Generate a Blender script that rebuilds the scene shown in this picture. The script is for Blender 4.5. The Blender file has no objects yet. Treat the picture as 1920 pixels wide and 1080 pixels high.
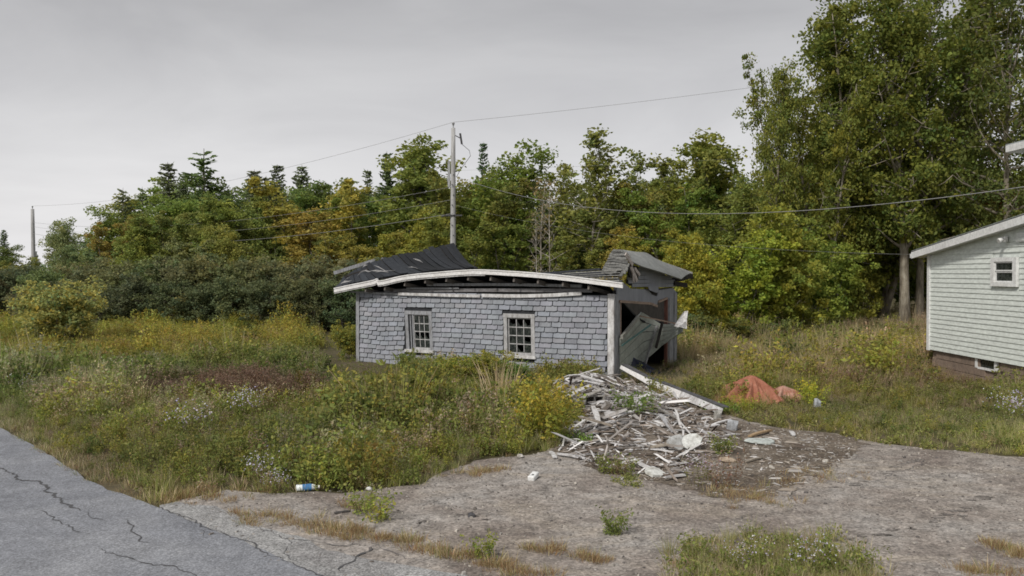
import bpy, bmesh, math, random
import numpy as np
from mathutils import Vector, Matrix, Euler

# ------------------------------------------------------------------ camera, world, sun, exposure
S = bpy.context.scene
COL = S.collection
F, CX, CY, CAMZ, HOR = 1600.0, 960.0, 540.0, 2.6, 511.0      # focal length in px of the 1920 px wide photograph
PITCH = math.atan((CY - HOR) / F)
cam = bpy.data.cameras.new('camera'); cam.sensor_width = 36; cam.lens = 36 * F / 1920; cam.clip_end = 6000
camo = bpy.data.objects.new('camera', cam); COL.objects.link(camo)
camo.location = (0, 0, CAMZ); camo.rotation_euler = (math.pi / 2 - PITCH, 0, 0)
S.camera = camo

SUN_EL, SUN_AZ = math.radians(43), math.radians(216)         # azimuth clockwise from +Y: behind the camera, to the left
W = bpy.data.worlds.new('World'); S.world = W; W.use_nodes = True
wn, wl = W.node_tree.nodes, W.node_tree.links
wn.clear()
out = wn.new('ShaderNodeOutputWorld'); bg = wn.new('ShaderNodeBackground'); bg.inputs['Strength'].default_value = 0.1
sky = wn.new('ShaderNodeTexSky'); sky.sky_type = 'NISHITA'; sky.sun_disc = False
sky.sun_elevation = SUN_EL; sky.sun_rotation = SUN_AZ; sky.air_density = 1.0; sky.dust_density = 3.0
tc = wn.new('ShaderNodeTexCoord')
mp = wn.new('ShaderNodeMapping'); mp.inputs['Scale'].default_value = (1.0, 1.0, 3.2)
nz = wn.new('ShaderNodeTexNoise'); nz.inputs['Scale'].default_value = 2.2; nz.inputs['Detail'].default_value = 7; nz.inputs['Roughness'].default_value = 0.55
nz.inputs['Distortion'].default_value = 0.6
rmp = wn.new('ShaderNodeValToRGB')
rmp.color_ramp.elements[0].position = 0.3; rmp.color_ramp.elements[0].color = (3.55, 3.50, 3.56, 1)
rmp.color_ramp.elements[1].position = 0.72; rmp.color_ramp.elements[1].color = (4.6, 4.54, 4.56, 1)
sep = wn.new('ShaderNodeSeparateXYZ')
mr = wn.new('ShaderNodeMapRange'); mr.inputs['From Min'].default_value = 0.0; mr.inputs['From Max'].default_value = 0.28
mr.inputs['To Min'].default_value = 1.85; mr.inputs['To Max'].default_value = 1.0
sc_ = wn.new('ShaderNodeVectorMath'); sc_.operation = 'SCALE'
mixw = wn.new('ShaderNodeMixRGB'); mixw.inputs['Fac'].default_value = 0.93
wl.new(tc.outputs['Generated'], mp.inputs['Vector']); wl.new(mp.outputs['Vector'], nz.inputs['Vector'])
wl.new(nz.outputs['Fac'], rmp.inputs['Fac']); wl.new(tc.outputs['Generated'], sep.inputs[0]); wl.new(sep.outputs['Z'], mr.inputs['Value'])
wl.new(rmp.outputs['Color'], sc_.inputs[0]); wl.new(mr.outputs['Result'], sc_.inputs['Scale'])
wl.new(sky.outputs['Color'], mixw.inputs[1]); wl.new(sc_.outputs['Vector'], mixw.inputs[2])
wl.new(mixw.outputs[0], bg.inputs['Color']); wl.new(bg.outputs[0], out.inputs[0])
sun = bpy.data.lights.new('sun', 'SUN'); sun.energy = 2.3; sun.angle = math.radians(6); sun.color = (1, 0.955, 0.88)
suno = bpy.data.objects.new('sun', sun); COL.objects.link(suno)
sd = Vector((math.sin(SUN_AZ) * math.cos(SUN_EL), math.cos(SUN_AZ) * math.cos(SUN_EL), math.sin(SUN_EL)))
suno.rotation_euler = (-sd).to_track_quat('-Z', 'Y').to_euler(); suno.location = (-10, -10, 30)
S.view_settings.view_transform = 'Standard'; S.view_settings.look = 'None'; S.view_settings.gamma = 1; S.view_settings.exposure = 0.28
S.render.engine = 'CYCLES'; S.cycles.filter_width = 1.7; S.cycles.max_bounces = 5; S.cycles.transparent_max_bounces = 8

# ------------------------------------------------------------------ helpers
random.seed(7); RNG = np.random.default_rng(7)
def ray(px, py):
    c, s = math.cos(PITCH), math.sin(PITCH); a, b = (px - CX) / F, (CY - py) / F
    return (a, c + s * b, -s + c * b)
def G(px, py, z=0.0):                    # ground point seen at a pixel of the photograph
    d = ray(px, py); t = (z - CAMZ) / d[2]; return Vector((d[0] * t, d[1] * t, z))
def D(px, py, y):                        # point at distance y
    d = ray(px, py); t = y / d[1]; return Vector((d[0] * t, y, CAMZ + d[2] * t))
def srgb(r, g, b):
    return tuple(((v / 255) / 12.92 if v / 255 < 0.04045 else ((v / 255 + 0.055) / 1.055) ** 2.4) for v in (r, g, b)) + (1,)
def tag(o, label=None, cat=None, group=None, kind=None):
    if label: o['label'] = label
    if cat: o['category'] = cat
    if group: o['group'] = group
    if kind: o['kind'] = kind
    return o
def empty(name, loc=(0, 0, 0), rz=0.0):
    o = bpy.data.objects.new(name, None); COL.objects.link(o); o.location = loc; o.rotation_euler = (0, 0, rz); o.empty_display_size = 0.2
    return o
def link(name, me, parent=None, loc=None, rot=None, scale=None, color=None):
    o = bpy.data.objects.new(name, me); COL.objects.link(o)
    if parent is not None: o.parent = parent
    if loc is not None: o.location = loc
    if rot is not None: o.rotation_euler = rot
    if scale is not None: o.scale = scale
    if color is not None: o.color = color
    return o
def mesh_np(name, V, Q, mat=None, col=None, tris=None, smooth=False):
    V = np.asarray(V, np.float32).reshape(-1, 3)
    Q = np.asarray(Q, np.int32).reshape(-1, 4) if Q is not None and len(Q) else np.zeros((0, 4), np.int32)
    T = np.asarray(tris, np.int32).reshape(-1, 3) if tris is not None and len(tris) else np.zeros((0, 3), np.int32)
    me = bpy.data.meshes.new(name)
    me.vertices.add(len(V)); me.vertices.foreach_set('co', V.ravel())
    nl = Q.size + T.size; me.loops.add(nl)
    me.loops.foreach_set('vertex_index', np.concatenate([Q.ravel(), T.ravel()]))
    me.polygons.add(len(Q) + len(T))
    st = np.concatenate([np.arange(len(Q)) * 4, Q.size + np.arange(len(T)) * 3]).astype(np.int32)
    me.polygons.foreach_set('loop_start', st)
    me.polygons.foreach_set('use_smooth', np.full(len(st), smooth))
    if col is not None:
        a = me.attributes.new('Col', 'FLOAT_COLOR', 'FACE')
        c = np.ones((len(st), 4), np.float32); c[:, :3] = np.asarray(col, np.float32).reshape(-1, 3)
        a.data.foreach_set('color', c.ravel())
    if mat: me.materials.append(mat)
    me.update(calc_edges=True); me.validate()
    return me
class MB:                                # gathers shapes into ONE mesh
    def __init__(s): s.v = []; s.f = []
    def add(s, vs, fs):
        n = len(s.v); s.v += [tuple(v) for v in vs]; s.f += [[i + n for i in f] for f in fs]
    def box(s, lo, hi, m=None):
        x0, y0, z0 = lo; x1, y1, z1 = hi
        vs = [Vector(p) for p in ((x0, y0, z0), (x1, y0, z0), (x1, y1, z0), (x0, y1, z0), (x0, y0, z1), (x1, y0, z1), (x1, y1, z1), (x0, y1, z1))]
        if m is not None: vs = [m @ v for v in vs]
        s.add(vs, [(0, 3, 2, 1), (4, 5, 6, 7), (0, 1, 5, 4), (1, 2, 6, 5), (2, 3, 7, 6), (3, 0, 4, 7)])
    def beam(s, a, b, w, h, up=Vector((0, 0, 1))):     # a bar from a to b, w wide, h high
        a, b = Vector(a), Vector(b); d = (b - a).normalized(); sd_ = d.cross(up)
        if sd_.length < 1e-4: sd_ = d.cross(Vector((1, 0, 0)))
        sd_.normalize(); u = sd_.cross(d)
        vs = [p + sd_ * (i * w / 2) + u * (j * h / 2) for p in (a, b) for i, j in ((-1, -1), (1, -1), (1, 1), (-1, 1))]
        s.add(vs, [(0, 1, 2, 3), (7, 6, 5, 4), (0, 4, 5, 1), (1, 5, 6, 2), (2, 6, 7, 3), (3, 7, 4, 0)])
    def tube(s, pts, rad, n=6, caps=True):
        pts = [Vector(p) for p in pts]
        if not hasattr(rad, '__len__'): rad = [rad] * len(pts)
        vs = []; fs = []
        for i, p in enumerate(pts):
            d = (pts[min(i + 1, len(pts) - 1)] - pts[max(i - 1, 0)]).normalized()
            x = d.cross(Vector((0.31, 0.95, 0.07)) if abs(d.y) < 0.9 else Vector((1, 0, 0))).normalized(); y = d.cross(x)
            for k in range(n):
                a = 2 * math.pi * k / n; vs.append(p + (x * math.cos(a) + y * math.sin(a)) * rad[i])
        for i in range(len(pts) - 1):
            for k in range(n):
                fs.append((i * n + k, i * n + (k + 1) % n, (i + 1) * n + (k + 1) % n, (i + 1) * n + k))
        if caps: fs += [tuple(range(n - 1, -1, -1)), tuple(range((len(pts) - 1) * n, len(pts) * n))]
        s.add(vs, fs)
    def sheet(s, rows, th):               # thick sheet through a grid of points rows[i][j]
        R = [[Vector(p) for p in r] for r in rows]; n, m = len(R), len(R[0]); N = []
        for i in range(n):
            for j in range(m):
                a = R[min(i + 1, n - 1)][j] - R[max(i - 1, 0)][j]; b = R[i][min(j + 1, m - 1)] - R[i][max(j - 1, 0)]
                c = b.cross(a); N.append(c.normalized() if c.length > 1e-9 else Vector((0, 0, 1)))
        top = [R[i][j] + N[i * m + j] * th / 2 for i in range(n) for j in range(m)]
        bot = [R[i][j] - N[i * m + j] * th / 2 for i in range(n) for j in range(m)]
        k = n * m; fs = []
        for i in range(n - 1):
            for j in range(m - 1):
                a, b, c, d = i * m + j, i * m + j + 1, (i + 1) * m + j + 1, (i + 1) * m + j
                fs += [(a, b, c, d), (k + d, k + c, k + b, k + a)]
        for i in range(n - 1):
            fs += [(i * m, (i + 1) * m, k + (i + 1) * m, k + i * m), ((i + 1) * m + m - 1, i * m + m - 1, k + i * m + m - 1, k + (i + 1) * m + m - 1)]
        for j in range(m - 1):
            fs += [(j + 1, j, k + j, k + j + 1), ((n - 1) * m + j, (n - 1) * m + j + 1, k + (n - 1) * m + j + 1, k + (n - 1) * m + j)]
        s.add(top + bot, fs)
    def mesh(s, name, mat, smooth=False):
        me = bpy.data.meshes.new(name); me.from_pydata(s.v, [], s.f); me.update()
        if mat: me.materials.append(mat)
        if smooth: me.polygons.foreach_set('use_smooth', [True] * len(me.polygons))
        return me
    def build(s, name, mat, parent=None, smooth=False, **k):
        return link(name, s.mesh(name, mat, smooth), parent, **k)

# ------------------------------------------------------------------ materials
def newmat(name):
    m = bpy.data.materials.new(name); m.use_nodes = True; n = m.node_tree.nodes; l = m.node_tree.links
    b = n['Principled BSDF']; b.inputs['Roughness'].default_value = 0.85; b.inputs['Specular IOR Level'].default_value = 0.25
    return m, n, l, b
def N_noise(n, l, scale, detail=5, rough=0.6, vec=None, dist=0.0):
    t = n.new('ShaderNodeTexNoise'); t.inputs['Scale'].default_value = scale; t.inputs['Detail'].default_value = detail
    t.inputs['Roughness'].default_value = rough; t.inputs['Distortion'].default_value = dist
    if vec is not None: l.new(vec, t.inputs['Vector'])
    return t.outputs['Fac']
def N_ramp(n, l, fac, stops):
    r = n.new('ShaderNodeValToRGB'); e = r.color_ramp.elements
    while len(e) < len(stops): e.new(0.5)
    for el, (p, c) in zip(e, stops): el.position = p; el.color = c if len(c) == 4 else (*c, 1)
    l.new(fac, r.inputs['Fac']); return r.outputs['Color']
def N_mix(n, l, fac, a, b, mode='MIX'):
    x = n.new('ShaderNodeMixRGB'); x.blend_type = mode
    for i, v in enumerate((fac, a, b)):
        if hasattr(v, 'is_output') or hasattr(v, 'links'): l.new(v, x.inputs[i])
        elif isinstance(v, (int, float)): x.inputs[i].default_value = v if i == 0 else (v, v, v, 1)
        else: x.inputs[i].default_value = v if len(v) == 4 else (*v, 1)
    return x.outputs[0]
def N_bump(n, l, b, h, strength=0.4, dist=0.02):
    u = n.new('ShaderNodeBump'); u.inputs['Strength'].default_value = strength; u.inputs['Distance'].default_value = dist
    l.new(h, u.inputs['Height']); l.new(u.outputs[0], b.inputs['Normal'])
def N_obj(n, l, scale=(1, 1, 1)):
    t = n.new('ShaderNodeTexCoord'); m = n.new('ShaderNodeMapping'); m.inputs['Scale'].default_value = scale
    l.new(t.outputs['Object'], m.inputs[0]); return m.outputs[0]
def N_world(n, l, scale=(1, 1, 1)):
    t = n.new('ShaderNodeNewGeometry'); m = n.new('ShaderNodeMapping'); m.inputs['Scale'].default_value = scale
    l.new(t.outputs['Position'], m.inputs[0]); return m.outputs[0]
g3 = lambda v: (v, v, v * 1.0, 1)

def mat_worn(name, base, dark, light=None, scale=(1, 1, 1), ns=6, wear=0.5, rough=0.85, bump=0.3, objcol=False, bdist=0.01, mott=0.35):
    m, n, l, b = newmat(name); v = N_world(n, l, scale)
    a = N_noise(n, l, ns, 6, 0.65, v); c = N_noise(n, l, ns * 5.3, 4, 0.6, v)
    x = N_ramp(n, l, a, [(0.3, dark), (0.3 + 0.35 * (1 - wear) + 0.05, base), (0.78, light or base)])
    x = N_mix(n, l, mott, x, N_ramp(n, l, c, [(0.3, g3(0.35)), (0.7, g3(1.35))]), 'MULTIPLY')
    if objcol:
        oi = n.new('ShaderNodeObjectInfo'); x = N_mix(n, l, 1.0, x, oi.outputs['Color'], 'MULTIPLY')
    l.new(x, b.inputs['Base Color']); b.inputs['Roughness'].default_value = rough
    N_bump(n, l, b, c, bump, bdist); return m

def mat_foliage(name, trans=0.28, inst=False):
    m, n, l, b = newmat(name)
    at = n.new('ShaderNodeAttribute'); at.attribute_name = 'Col'; c = at.outputs['Color']
    if inst:
        ti = n.new('ShaderNodeAttribute'); ti.attribute_type = 'INSTANCER'; ti.attribute_name = 'tint'
        c = N_mix(n, l, 1.0, c, ti.outputs['Color'], 'MULTIPLY')
    else:
        oi = n.new('ShaderNodeObjectInfo'); c = N_mix(n, l, 1.0, c, oi.outputs['Color'], 'MULTIPLY')
    l.new(c, b.inputs['Base Color']); b.inputs['Roughness'].default_value = 0.6; b.inputs['Specular IOR Level'].default_value = 0.2
    tr = n.new('ShaderNodeBsdfTranslucent'); l.new(c, tr.inputs['Color'])
    mx = n.new('ShaderNodeMixShader'); mx.inputs[0].default_value = trans
    l.new(b.outputs[0], mx.inputs[1]); l.new(tr.outputs[0], mx.inputs[2]); l.new(mx.outputs[0], n['Material Output'].inputs[0])
    return m
M = {}
M['leaf'] = mat_foliage('leaf', 0.42); M['weed'] = mat_foliage('weed', 0.38, True)
M['bark'] = mat_worn('bark', (0.16, 0.145, 0.125, 1), (0.06, 0.05, 0.042, 1), (0.26, 0.25, 0.23, 1), (1, 1, 0.25), 9, 0.5, 0.95, 0.6, True, 0.03)

# ------------------------------------------------------------------ the lie of the land
def arr(pts): return np.array([(p[0], p[1]) for p in pts])
ROAD_EDGE = [(-34, 43), (-20, 27.2), (-12.6, 18.9)] + [tuple(G(x, y)[:2]) for x, y in ((-60, 782), (0, 804), (55, 831), (120, 873), (175, 906), (226, 928), (292, 950), (328, 966), (383, 991), (474, 1024), (547, 1057), (598, 1079))] + [(1.2, 4.9), (5, 1.6), (10, -3)]
ROAD_POLY = ROAD_EDGE + [(2, -9), (-6, -2), (-14, 6), (-24, 20), (-44, 42)]
DRIVE_PX = [(300, 944), (350, 934), (430, 917), (520, 925), (600, 922), (690, 918), (790, 908), (860, 876), (930, 858), (1000, 850), (1045, 838), (1090, 800), (1200, 762), (1330, 768), (1400, 790), (1480, 806), (1560, 814), (1620, 826), (1700, 838), (1800, 846), (1920, 858), (2100, 872)]
DRIVE_POLY = [tuple(G(x, y)[:2]) for x, y in DRIVE_PX] + [(12, 8.6), (12, 4.2), (9, 2.0), (5, 1.3), (1.0, 4.6), (-1.6, 7.0), (-2.6, 7.9), (-3.7, 9.0)]
APRON_POLY = [tuple(G(x, y)[:2]) for x, y in ((296, 950), (332, 943), (395, 950), (436, 964), (478, 984), (560, 1006), (640, 1037), (720, 1056), (800, 1066), (880, 1082), (960, 1110), (1080, 1150))] + [(1.5, 4.5), (0.6, 5.0), (-1.9, 7.1), (-2.3, 7.5), (-2.8, 7.95), (-3.6, 8.85)]
def pip(poly, x, y):
    P = np.asarray(poly, float); x = np.asarray(x, float); y = np.asarray(y, float); ins = np.zeros(x.shape, bool)
    j = len(P) - 1
    for i in range(len(P)):
        xi, yi, xj, yj = P[i][0], P[i][1], P[j][0], P[j][1]
        if yi != yj:
            ins ^= ((yi > y) != (yj > y)) & (x < (xj - xi) * (y - yi) / (yj - yi) + xi)
        j = i
    return ins
def pdist(poly, x, y):
    P = np.asarray(poly, float); x = np.asarray(x, float); y = np.asarray(y, float); d = np.full(x.shape, 1e9)
    for i in range(len(P)):
        a, b = P[i], P[(i + 1) % len(P)]; e = b - a; L = (e ** 2).sum() + 1e-12
        t = np.clip(((x - a[0]) * e[0] + (y - a[1]) * e[1]) / L, 0, 1)
        d = np.minimum(d, np.hypot(x - a[0] - t * e[0], y - a[1] - t * e[1]))
    return d
_k = RNG.uniform(-1, 1, (14, 2)); _p = RNG.uniform(0, 6.28, 14); _s = np.array([0.25, 0.3, 0.45, 0.5, 0.7, 0.8, 1.1, 1.3, 1.6, 1.9, 2.3, 2.6, 3.1, 3.5])
def wob(x, y, lo=0, hi=14):
    r = 0
    for i in range(lo, hi): r = r + np.sin((_k[i][0] * x + _k[i][1] * y) * _s[i] * 2 + _p[i]) / (1 + i * 0.35)
    return r / 3.2
SH_R = math.radians(-31); SH_O = Vector((2.375, 20.0, 0)); SH_L, SH_D, SH_H = 7.86, 4.2, 2.07
SH_M = Matrix.Translation(SH_O) @ Matrix.Rotation(SH_R, 4, 'Z')
SHED_POLY = [tuple((SH_M @ Vector(p))[:2]) for p in ((0.1, -0.1, 0), (0.1, 4.3, 0), (-7.96, 4.3, 0), (-7.96, -0.1, 0))]
HOUSE_POLY = [(10.55, 21.8), (10.55, 11.8), (20, 11.8), (20, 21.8)]
MOUND = [(1.75, 18.3, 0.32, 1.05), (1.35, 17.0, 0.24, 0.95), (1.9, 15.6, 0.19, 1.0), (1.9, 13.9, 0.10, 1.0), (2.8, 16.6, 0.12, 0.8)]
def height(x, y):
    x = np.asarray(x, float); y = np.asarray(y, float)
    ins = pip(ROAD_POLY, x, y) | pip(DRIVE_POLY, x, y)
    d = np.where(ins, 0, np.minimum(pdist(ROAD_POLY, x, y), pdist(DRIVE_POLY, x, y)))
    k = np.clip(d / 2.5, 0, 1)
    h = -0.02 + k * (0.10 * wob(x, y) + 0.05)
    far = np.clip((np.hypot(x, y) - 60) / 200, 0, 1); h = h + far * 1.5
    ax = np.clip((np.abs(x + 4.2) < 2.2) * (np.abs(y - 15.6) < 1.5), 0, 1)
    h = h + 0.28 * np.exp(-((x + 5.6) / 1.6) ** 2 - ((y - 17.0) / 1.6) ** 2) * k
    return h
def mound(x, y):
    r = 0
    for a, b, hh, s in MOUND: r = r + hh * np.exp(-((x - a) ** 2 + (y - b) ** 2) / (s * s))
    return r
def H1(x, y): return float(height(np.array([x]), np.array([y]))[0])

# ------------------------------------------------------------------ ground, road, driveway
def axis(a, b, dense0, dense1, step, grow=1.22):
    r = list(np.arange(dense0, dense1 + 1e-6, step)); s = step; v = dense1
    while v < b: s *= grow; v += s; r.append(v)
    s = step; v = dense0
    while v > a: s *= grow; v -= s; r.insert(0, v)
    return np.array(r)
gx = axis(-2500, 2500, -24, 14, 0.4); gy = axis(-300, 4000, -4, 48, 0.4)
X, Y = np.meshgrid(gx, gy); Z = height(X, Y); n_, m_ = X.shape
idx = np.arange(n_ * m_).reshape(n_, m_)
Q = np.stack([idx[:-1, :-1], idx[:-1, 1:], idx[1:, 1:], idx[1:, :-1]], -1).reshape(-1, 4)
m, n, l, b = newmat('field_soil'); v = N_world(n, l)
a1 = N_noise(n, l, 0.35, 6, 0.6, v); a2 = N_noise(n, l, 7, 5, 0.7, v)
c = N_ramp(n, l, a1, [(0.3, (0.050, 0.050, 0.022, 1)), (0.5, (0.085, 0.072, 0.036, 1)), (0.68, (0.12, 0.098, 0.058, 1))])
c = N_mix(n, l, 0.6, c, N_ramp(n, l, a2, [(0.3, g3(0.4)), (0.7, g3(1.5))]), 'MULTIPLY')
l.new(c, b.inputs['Base Color']); N_bump(n, l, b, a2, 0.8, 0.05); M['soil'] = m
go = link('ground', mesh_np('ground', np.stack([X, Y, Z], -1), Q, M['soil'], smooth=True)); tag(go, kind='structure')

def ragged(poly, step, amp, seed):
    r = random.Random(seed); o = []
    for i in range(len(poly)):
        a, b = Vector(poly[i]), Vector(poly[(i + 1) % len(poly)]); k = max(1, int((b - a).length / step))
        if (b - a).length > 12: k = 8
        for j in range(k):
            p = a.lerp(b, j / k); o.append((p.x + r.gauss(0, amp), p.y + r.gauss(0, amp)))
    return o
def flat(name, poly, z, mat, kind='structure', parent=None):
    bm = bmesh.new(); vs = [bm.verts.new((x, y, z)) for x, y in poly]; bm.faces.new(vs)
    bmesh.ops.triangulate(bm, faces=bm.faces[:]); bmesh.ops.recalc_face_normals(bm, faces=bm.faces[:])
    if bm.faces[0].normal.z < 0: bmesh.ops.reverse_faces(bm, faces=bm.faces[:])
    bm.normal_update()
    for f in bm.faces:
        if f.normal.z < 0: f.normal_flip()
    me = bpy.data.meshes.new(name); bm.to_mesh(me); bm.free(); me.materials.append(mat)
    o = link(name, me, parent)
    if kind: tag(o, kind=kind)
    return o
def mat_aggregate(name, c0, c1, c2, patch, fine=60, stone=None, bump=0.5, blotch=0.55, sand=None, grain=0.8):
    m, n, l, b = newmat(name); v = N_world(n, l)
    p = N_noise(n, l, patch, 6, 0.65, v, 0.5); f = N_noise(n, l, fine, 3, 0.7, v)
    vo = n.new('ShaderNodeTexVoronoi'); vo.inputs['Scale'].default_value = fine * 0.8; l.new(v, vo.inputs['Vector'])
    c = N_ramp(n, l, p, [(0.36, c0), (0.5, c1), (0.64, c2)])
    q = N_noise(n, l, patch * 6, 5, 0.7, v)
    st = N_noise(n, l, 0.8, 4, 0.6, N_world(n, l, (0.5, 1.1, 1)), 1.5)
    if sand: c = N_mix(n, l, N_ramp(n, l, st, [(0.52, g3(0.0)), (0.64, g3(0.75))]), c, sand)
    c = N_mix(n, l, blotch, c, N_ramp(n, l, q, [(0.36, g3(0.62)), (0.64, g3(1.32))]), 'MULTIPLY')
    c = N_mix(n, l, grain, c, N_ramp(n, l, f, [(0.38, g3(0.5)), (0.62, g3(1.5))]), 'MULTIPLY')
    c = N_mix(n, l, 0.5, c, N_ramp(n, l, vo.outputs['Color'], [(0.1, g3(0.55)), (0.9, g3(1.45))]), 'MULTIPLY')
    l.new(c, b.inputs['Base Color']); N_bump(n, l, b, f, bump, 0.012); b.inputs['Roughness'].default_value = 0.9
    return m
M['asphalt'] = mat_aggregate('asphalt', (0.178, 0.187, 0.21, 1), (0.22, 0.229, 0.252, 1), (0.255, 0.263, 0.283, 1), 0.45, 60, bump=0.35, blotch=0.35, grain=0.5)
M['apron'] = mat_aggregate('old_asphalt', (0.24, 0.235, 0.235, 1), (0.30, 0.30, 0.30, 1), (0.35, 0.35, 0.345, 1), 0.9, 55, bump=0.6)
M['gravel'] = mat_aggregate('gravel', (0.195, 0.165, 0.146, 1), (0.282, 0.252, 0.228, 1), (0.325, 0.305, 0.287, 1), 0.7, 30, bump=1.0, blotch=0.8, sand=(0.31, 0.27, 0.228, 1), grain=0.62)
M['dirt'] = mat_aggregate('dirt', (0.085, 0.068, 0.052, 1), (0.145, 0.118, 0.092, 1), (0.2, 0.17, 0.14, 1), 1.1, 30, bump=0.9)
M['tar'] = mat_worn('tar', (0.095, 0.095, 0.1, 1), (0.065, 0.065, 0.068, 1))
road = flat('road', ragged(ROAD_POLY, 0.22, 0.018, 1), 0.012, M['asphalt'])
drive = flat('driveway', ragged(DRIVE_POLY, 0.25, 0.04, 2), 0.001, M['gravel'])
apron = flat('driveway_apron', ragged(APRON_POLY, 0.16, 0.03, 3), 0.0065, M['apron'])
DIRT_POLY = [tuple(G(x, y)[:2]) for x, y in ((1035, 842), (1090, 760), (1150, 730), (1240, 745), (1340, 775), (1420, 800), (1500, 806), (1580, 816), (1622, 832), (1590, 858), (1545, 880), (1500, 905), (1440, 935), (1370, 940), (1300, 920), (1220, 900), (1130, 885), (1080, 862))]
dirt = flat('dirt_patch', ragged(DIRT_POLY, 0.14, 0.06, 4), 0.005, M['dirt'])
M['damp_gravel'] = mat_aggregate('damp_gravel', (0.13, 0.115, 0.105, 1), (0.185, 0.168, 0.155, 1), (0.235, 0.215, 0.2, 1), 1.6, 30, bump=1.0, blotch=0.9)
def wheel_mark(pts, w, seed):
    r = random.Random(seed); W_ = [G(*p) for p in pts]; P = []
    for a, b_ in zip(W_, W_[1:]):
        k = max(2, int((b_ - a).length / 0.12))
        for j in range(k): P.append(a.lerp(b_, j / k))
    for c in range(0, len(P)):                 # broken blotches strung along the track
        if r.random() < 0.35: continue
        n = 9; q = P[c]; e = [(q.x + math.cos(t * 6.283 / n) * w * r.uniform(0.3, 1.1) + r.gauss(0, 0.02), q.y + math.sin(t * 6.283 / n) * w * 0.7 * r.uniform(0.3, 1.1)) for t in range(n)]
        ox, oy = r.gauss(0, w * 0.6), r.gauss(0, w * 0.5); yield [(x + ox, y + oy) for x, y in e]
def lay_marks(pts, w, seed):
    mb = MB()
    for i, poly in enumerate(wheel_mark(pts, w, seed)):
        z = 0.004 + 0.00012 * (i % 40); mb.add([(x, y, z) for x, y in poly], [tuple(range(len(poly)))])
    mb.build('wheel_mark', M['damp_gravel'], drive)
lay_marks([(1450, 1035), (1560, 1018), (1690, 992), (1790, 965), (1860, 925)], 0.085, 1)
lay_marks([(1570, 915), (1650, 893), (1735, 858)], 0.07, 2)
lay_marks([(760, 985), (870, 965), (960, 985)], 0.06, 3)
lay_marks([(1000, 930), (1060, 905)], 0.07, 4)
def crack(pts, w, seed, z=0.0165, name='crack', parent=road):
    r = random.Random(seed); P = []
    W_ = [G(*p) for p in pts]
    for i in range(len(W_) - 1):
        k = max(2, int((W_[i + 1] - W_[i]).length / 0.05))
        for j in range(k): P.append(W_[i].lerp(W_[i + 1], j / k))
    mb = MB(); vs = []; fs = []; ox = oy = 0
    for i, p in enumerate(P):
        d = (P[min(i + 1, len(P) - 1)] - P[max(i - 1, 0)]); d.z = 0; d.normalize(); nn = Vector((-d.y, d.x, 0))
        ox = ox * 0.8 + r.gauss(0, 0.02); ww = w * 0.42 * r.uniform(0.25, 1.5) * min(1, (i + 1) / 4, (len(P) - i) / 4)
        for s in (-1, 1):
            q = p + nn * (ox + s * ww / 2); vs.append((q.x, q.y, z))
    for i in range(len(P) - 1): fs.append((i * 2, i * 2 + 2, i * 2 + 3, i * 2 + 1))
    mb.add(vs, fs); o = mb.build(name, M['tar'], parent)
    for p in o.data.polygons:
        if p.normal.z < 0: p.flip()
crack([(-40, 872), (0, 884), (20, 892), (36, 902), (70, 905), (92, 921), (104, 928), (112, 938), (134, 952), (150, 962)], 0.075, 1)
crack([(150, 962), (180, 972), (208, 983)], 0.02, 2)
crack([(232, 976), (248, 992), (262, 1002), (276, 1015), (292, 1022)], 0.035, 3)
crack([(70, 958), (100, 975), (130, 992), (165, 1008)], 0.03, 4)
crack([(195, 1030), (250, 1050), (330, 1075), (400, 1100)], 0.03, 5)
crack([(292, 950), (328, 966), (383, 991), (474, 1024), (547, 1057), (598, 1079), (640, 1096)], 0.03, 6)
crack([(330, 968), (365, 995), (400, 1012)], 0.012, 14)
crack([(480, 990), (530, 1006), (590, 1018), (650, 1024), (700, 1018)], 0.028, 7, 0.0105, parent=apron)
crack([(640, 1074), (670, 1050), (700, 1034), (716, 1028)], 0.06, 8, 0.0105, parent=apron)
crack([(545, 1012), (540, 1040), (575, 1062)], 0.016, 9, 0.0105, parent=apron)
crack([(700, 1018), (760, 1044), (800, 1062)], 0.016, 10, 0.0105, parent=apron)
crack([(760, 930), (860, 955), (980, 965), (1080, 985)], 0.014, 11, 0.0095, parent=drive)
crack([(1635, 905), (1700, 885), (1745, 862)], 0.02, 12, 0.0095, parent=drive)

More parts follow.
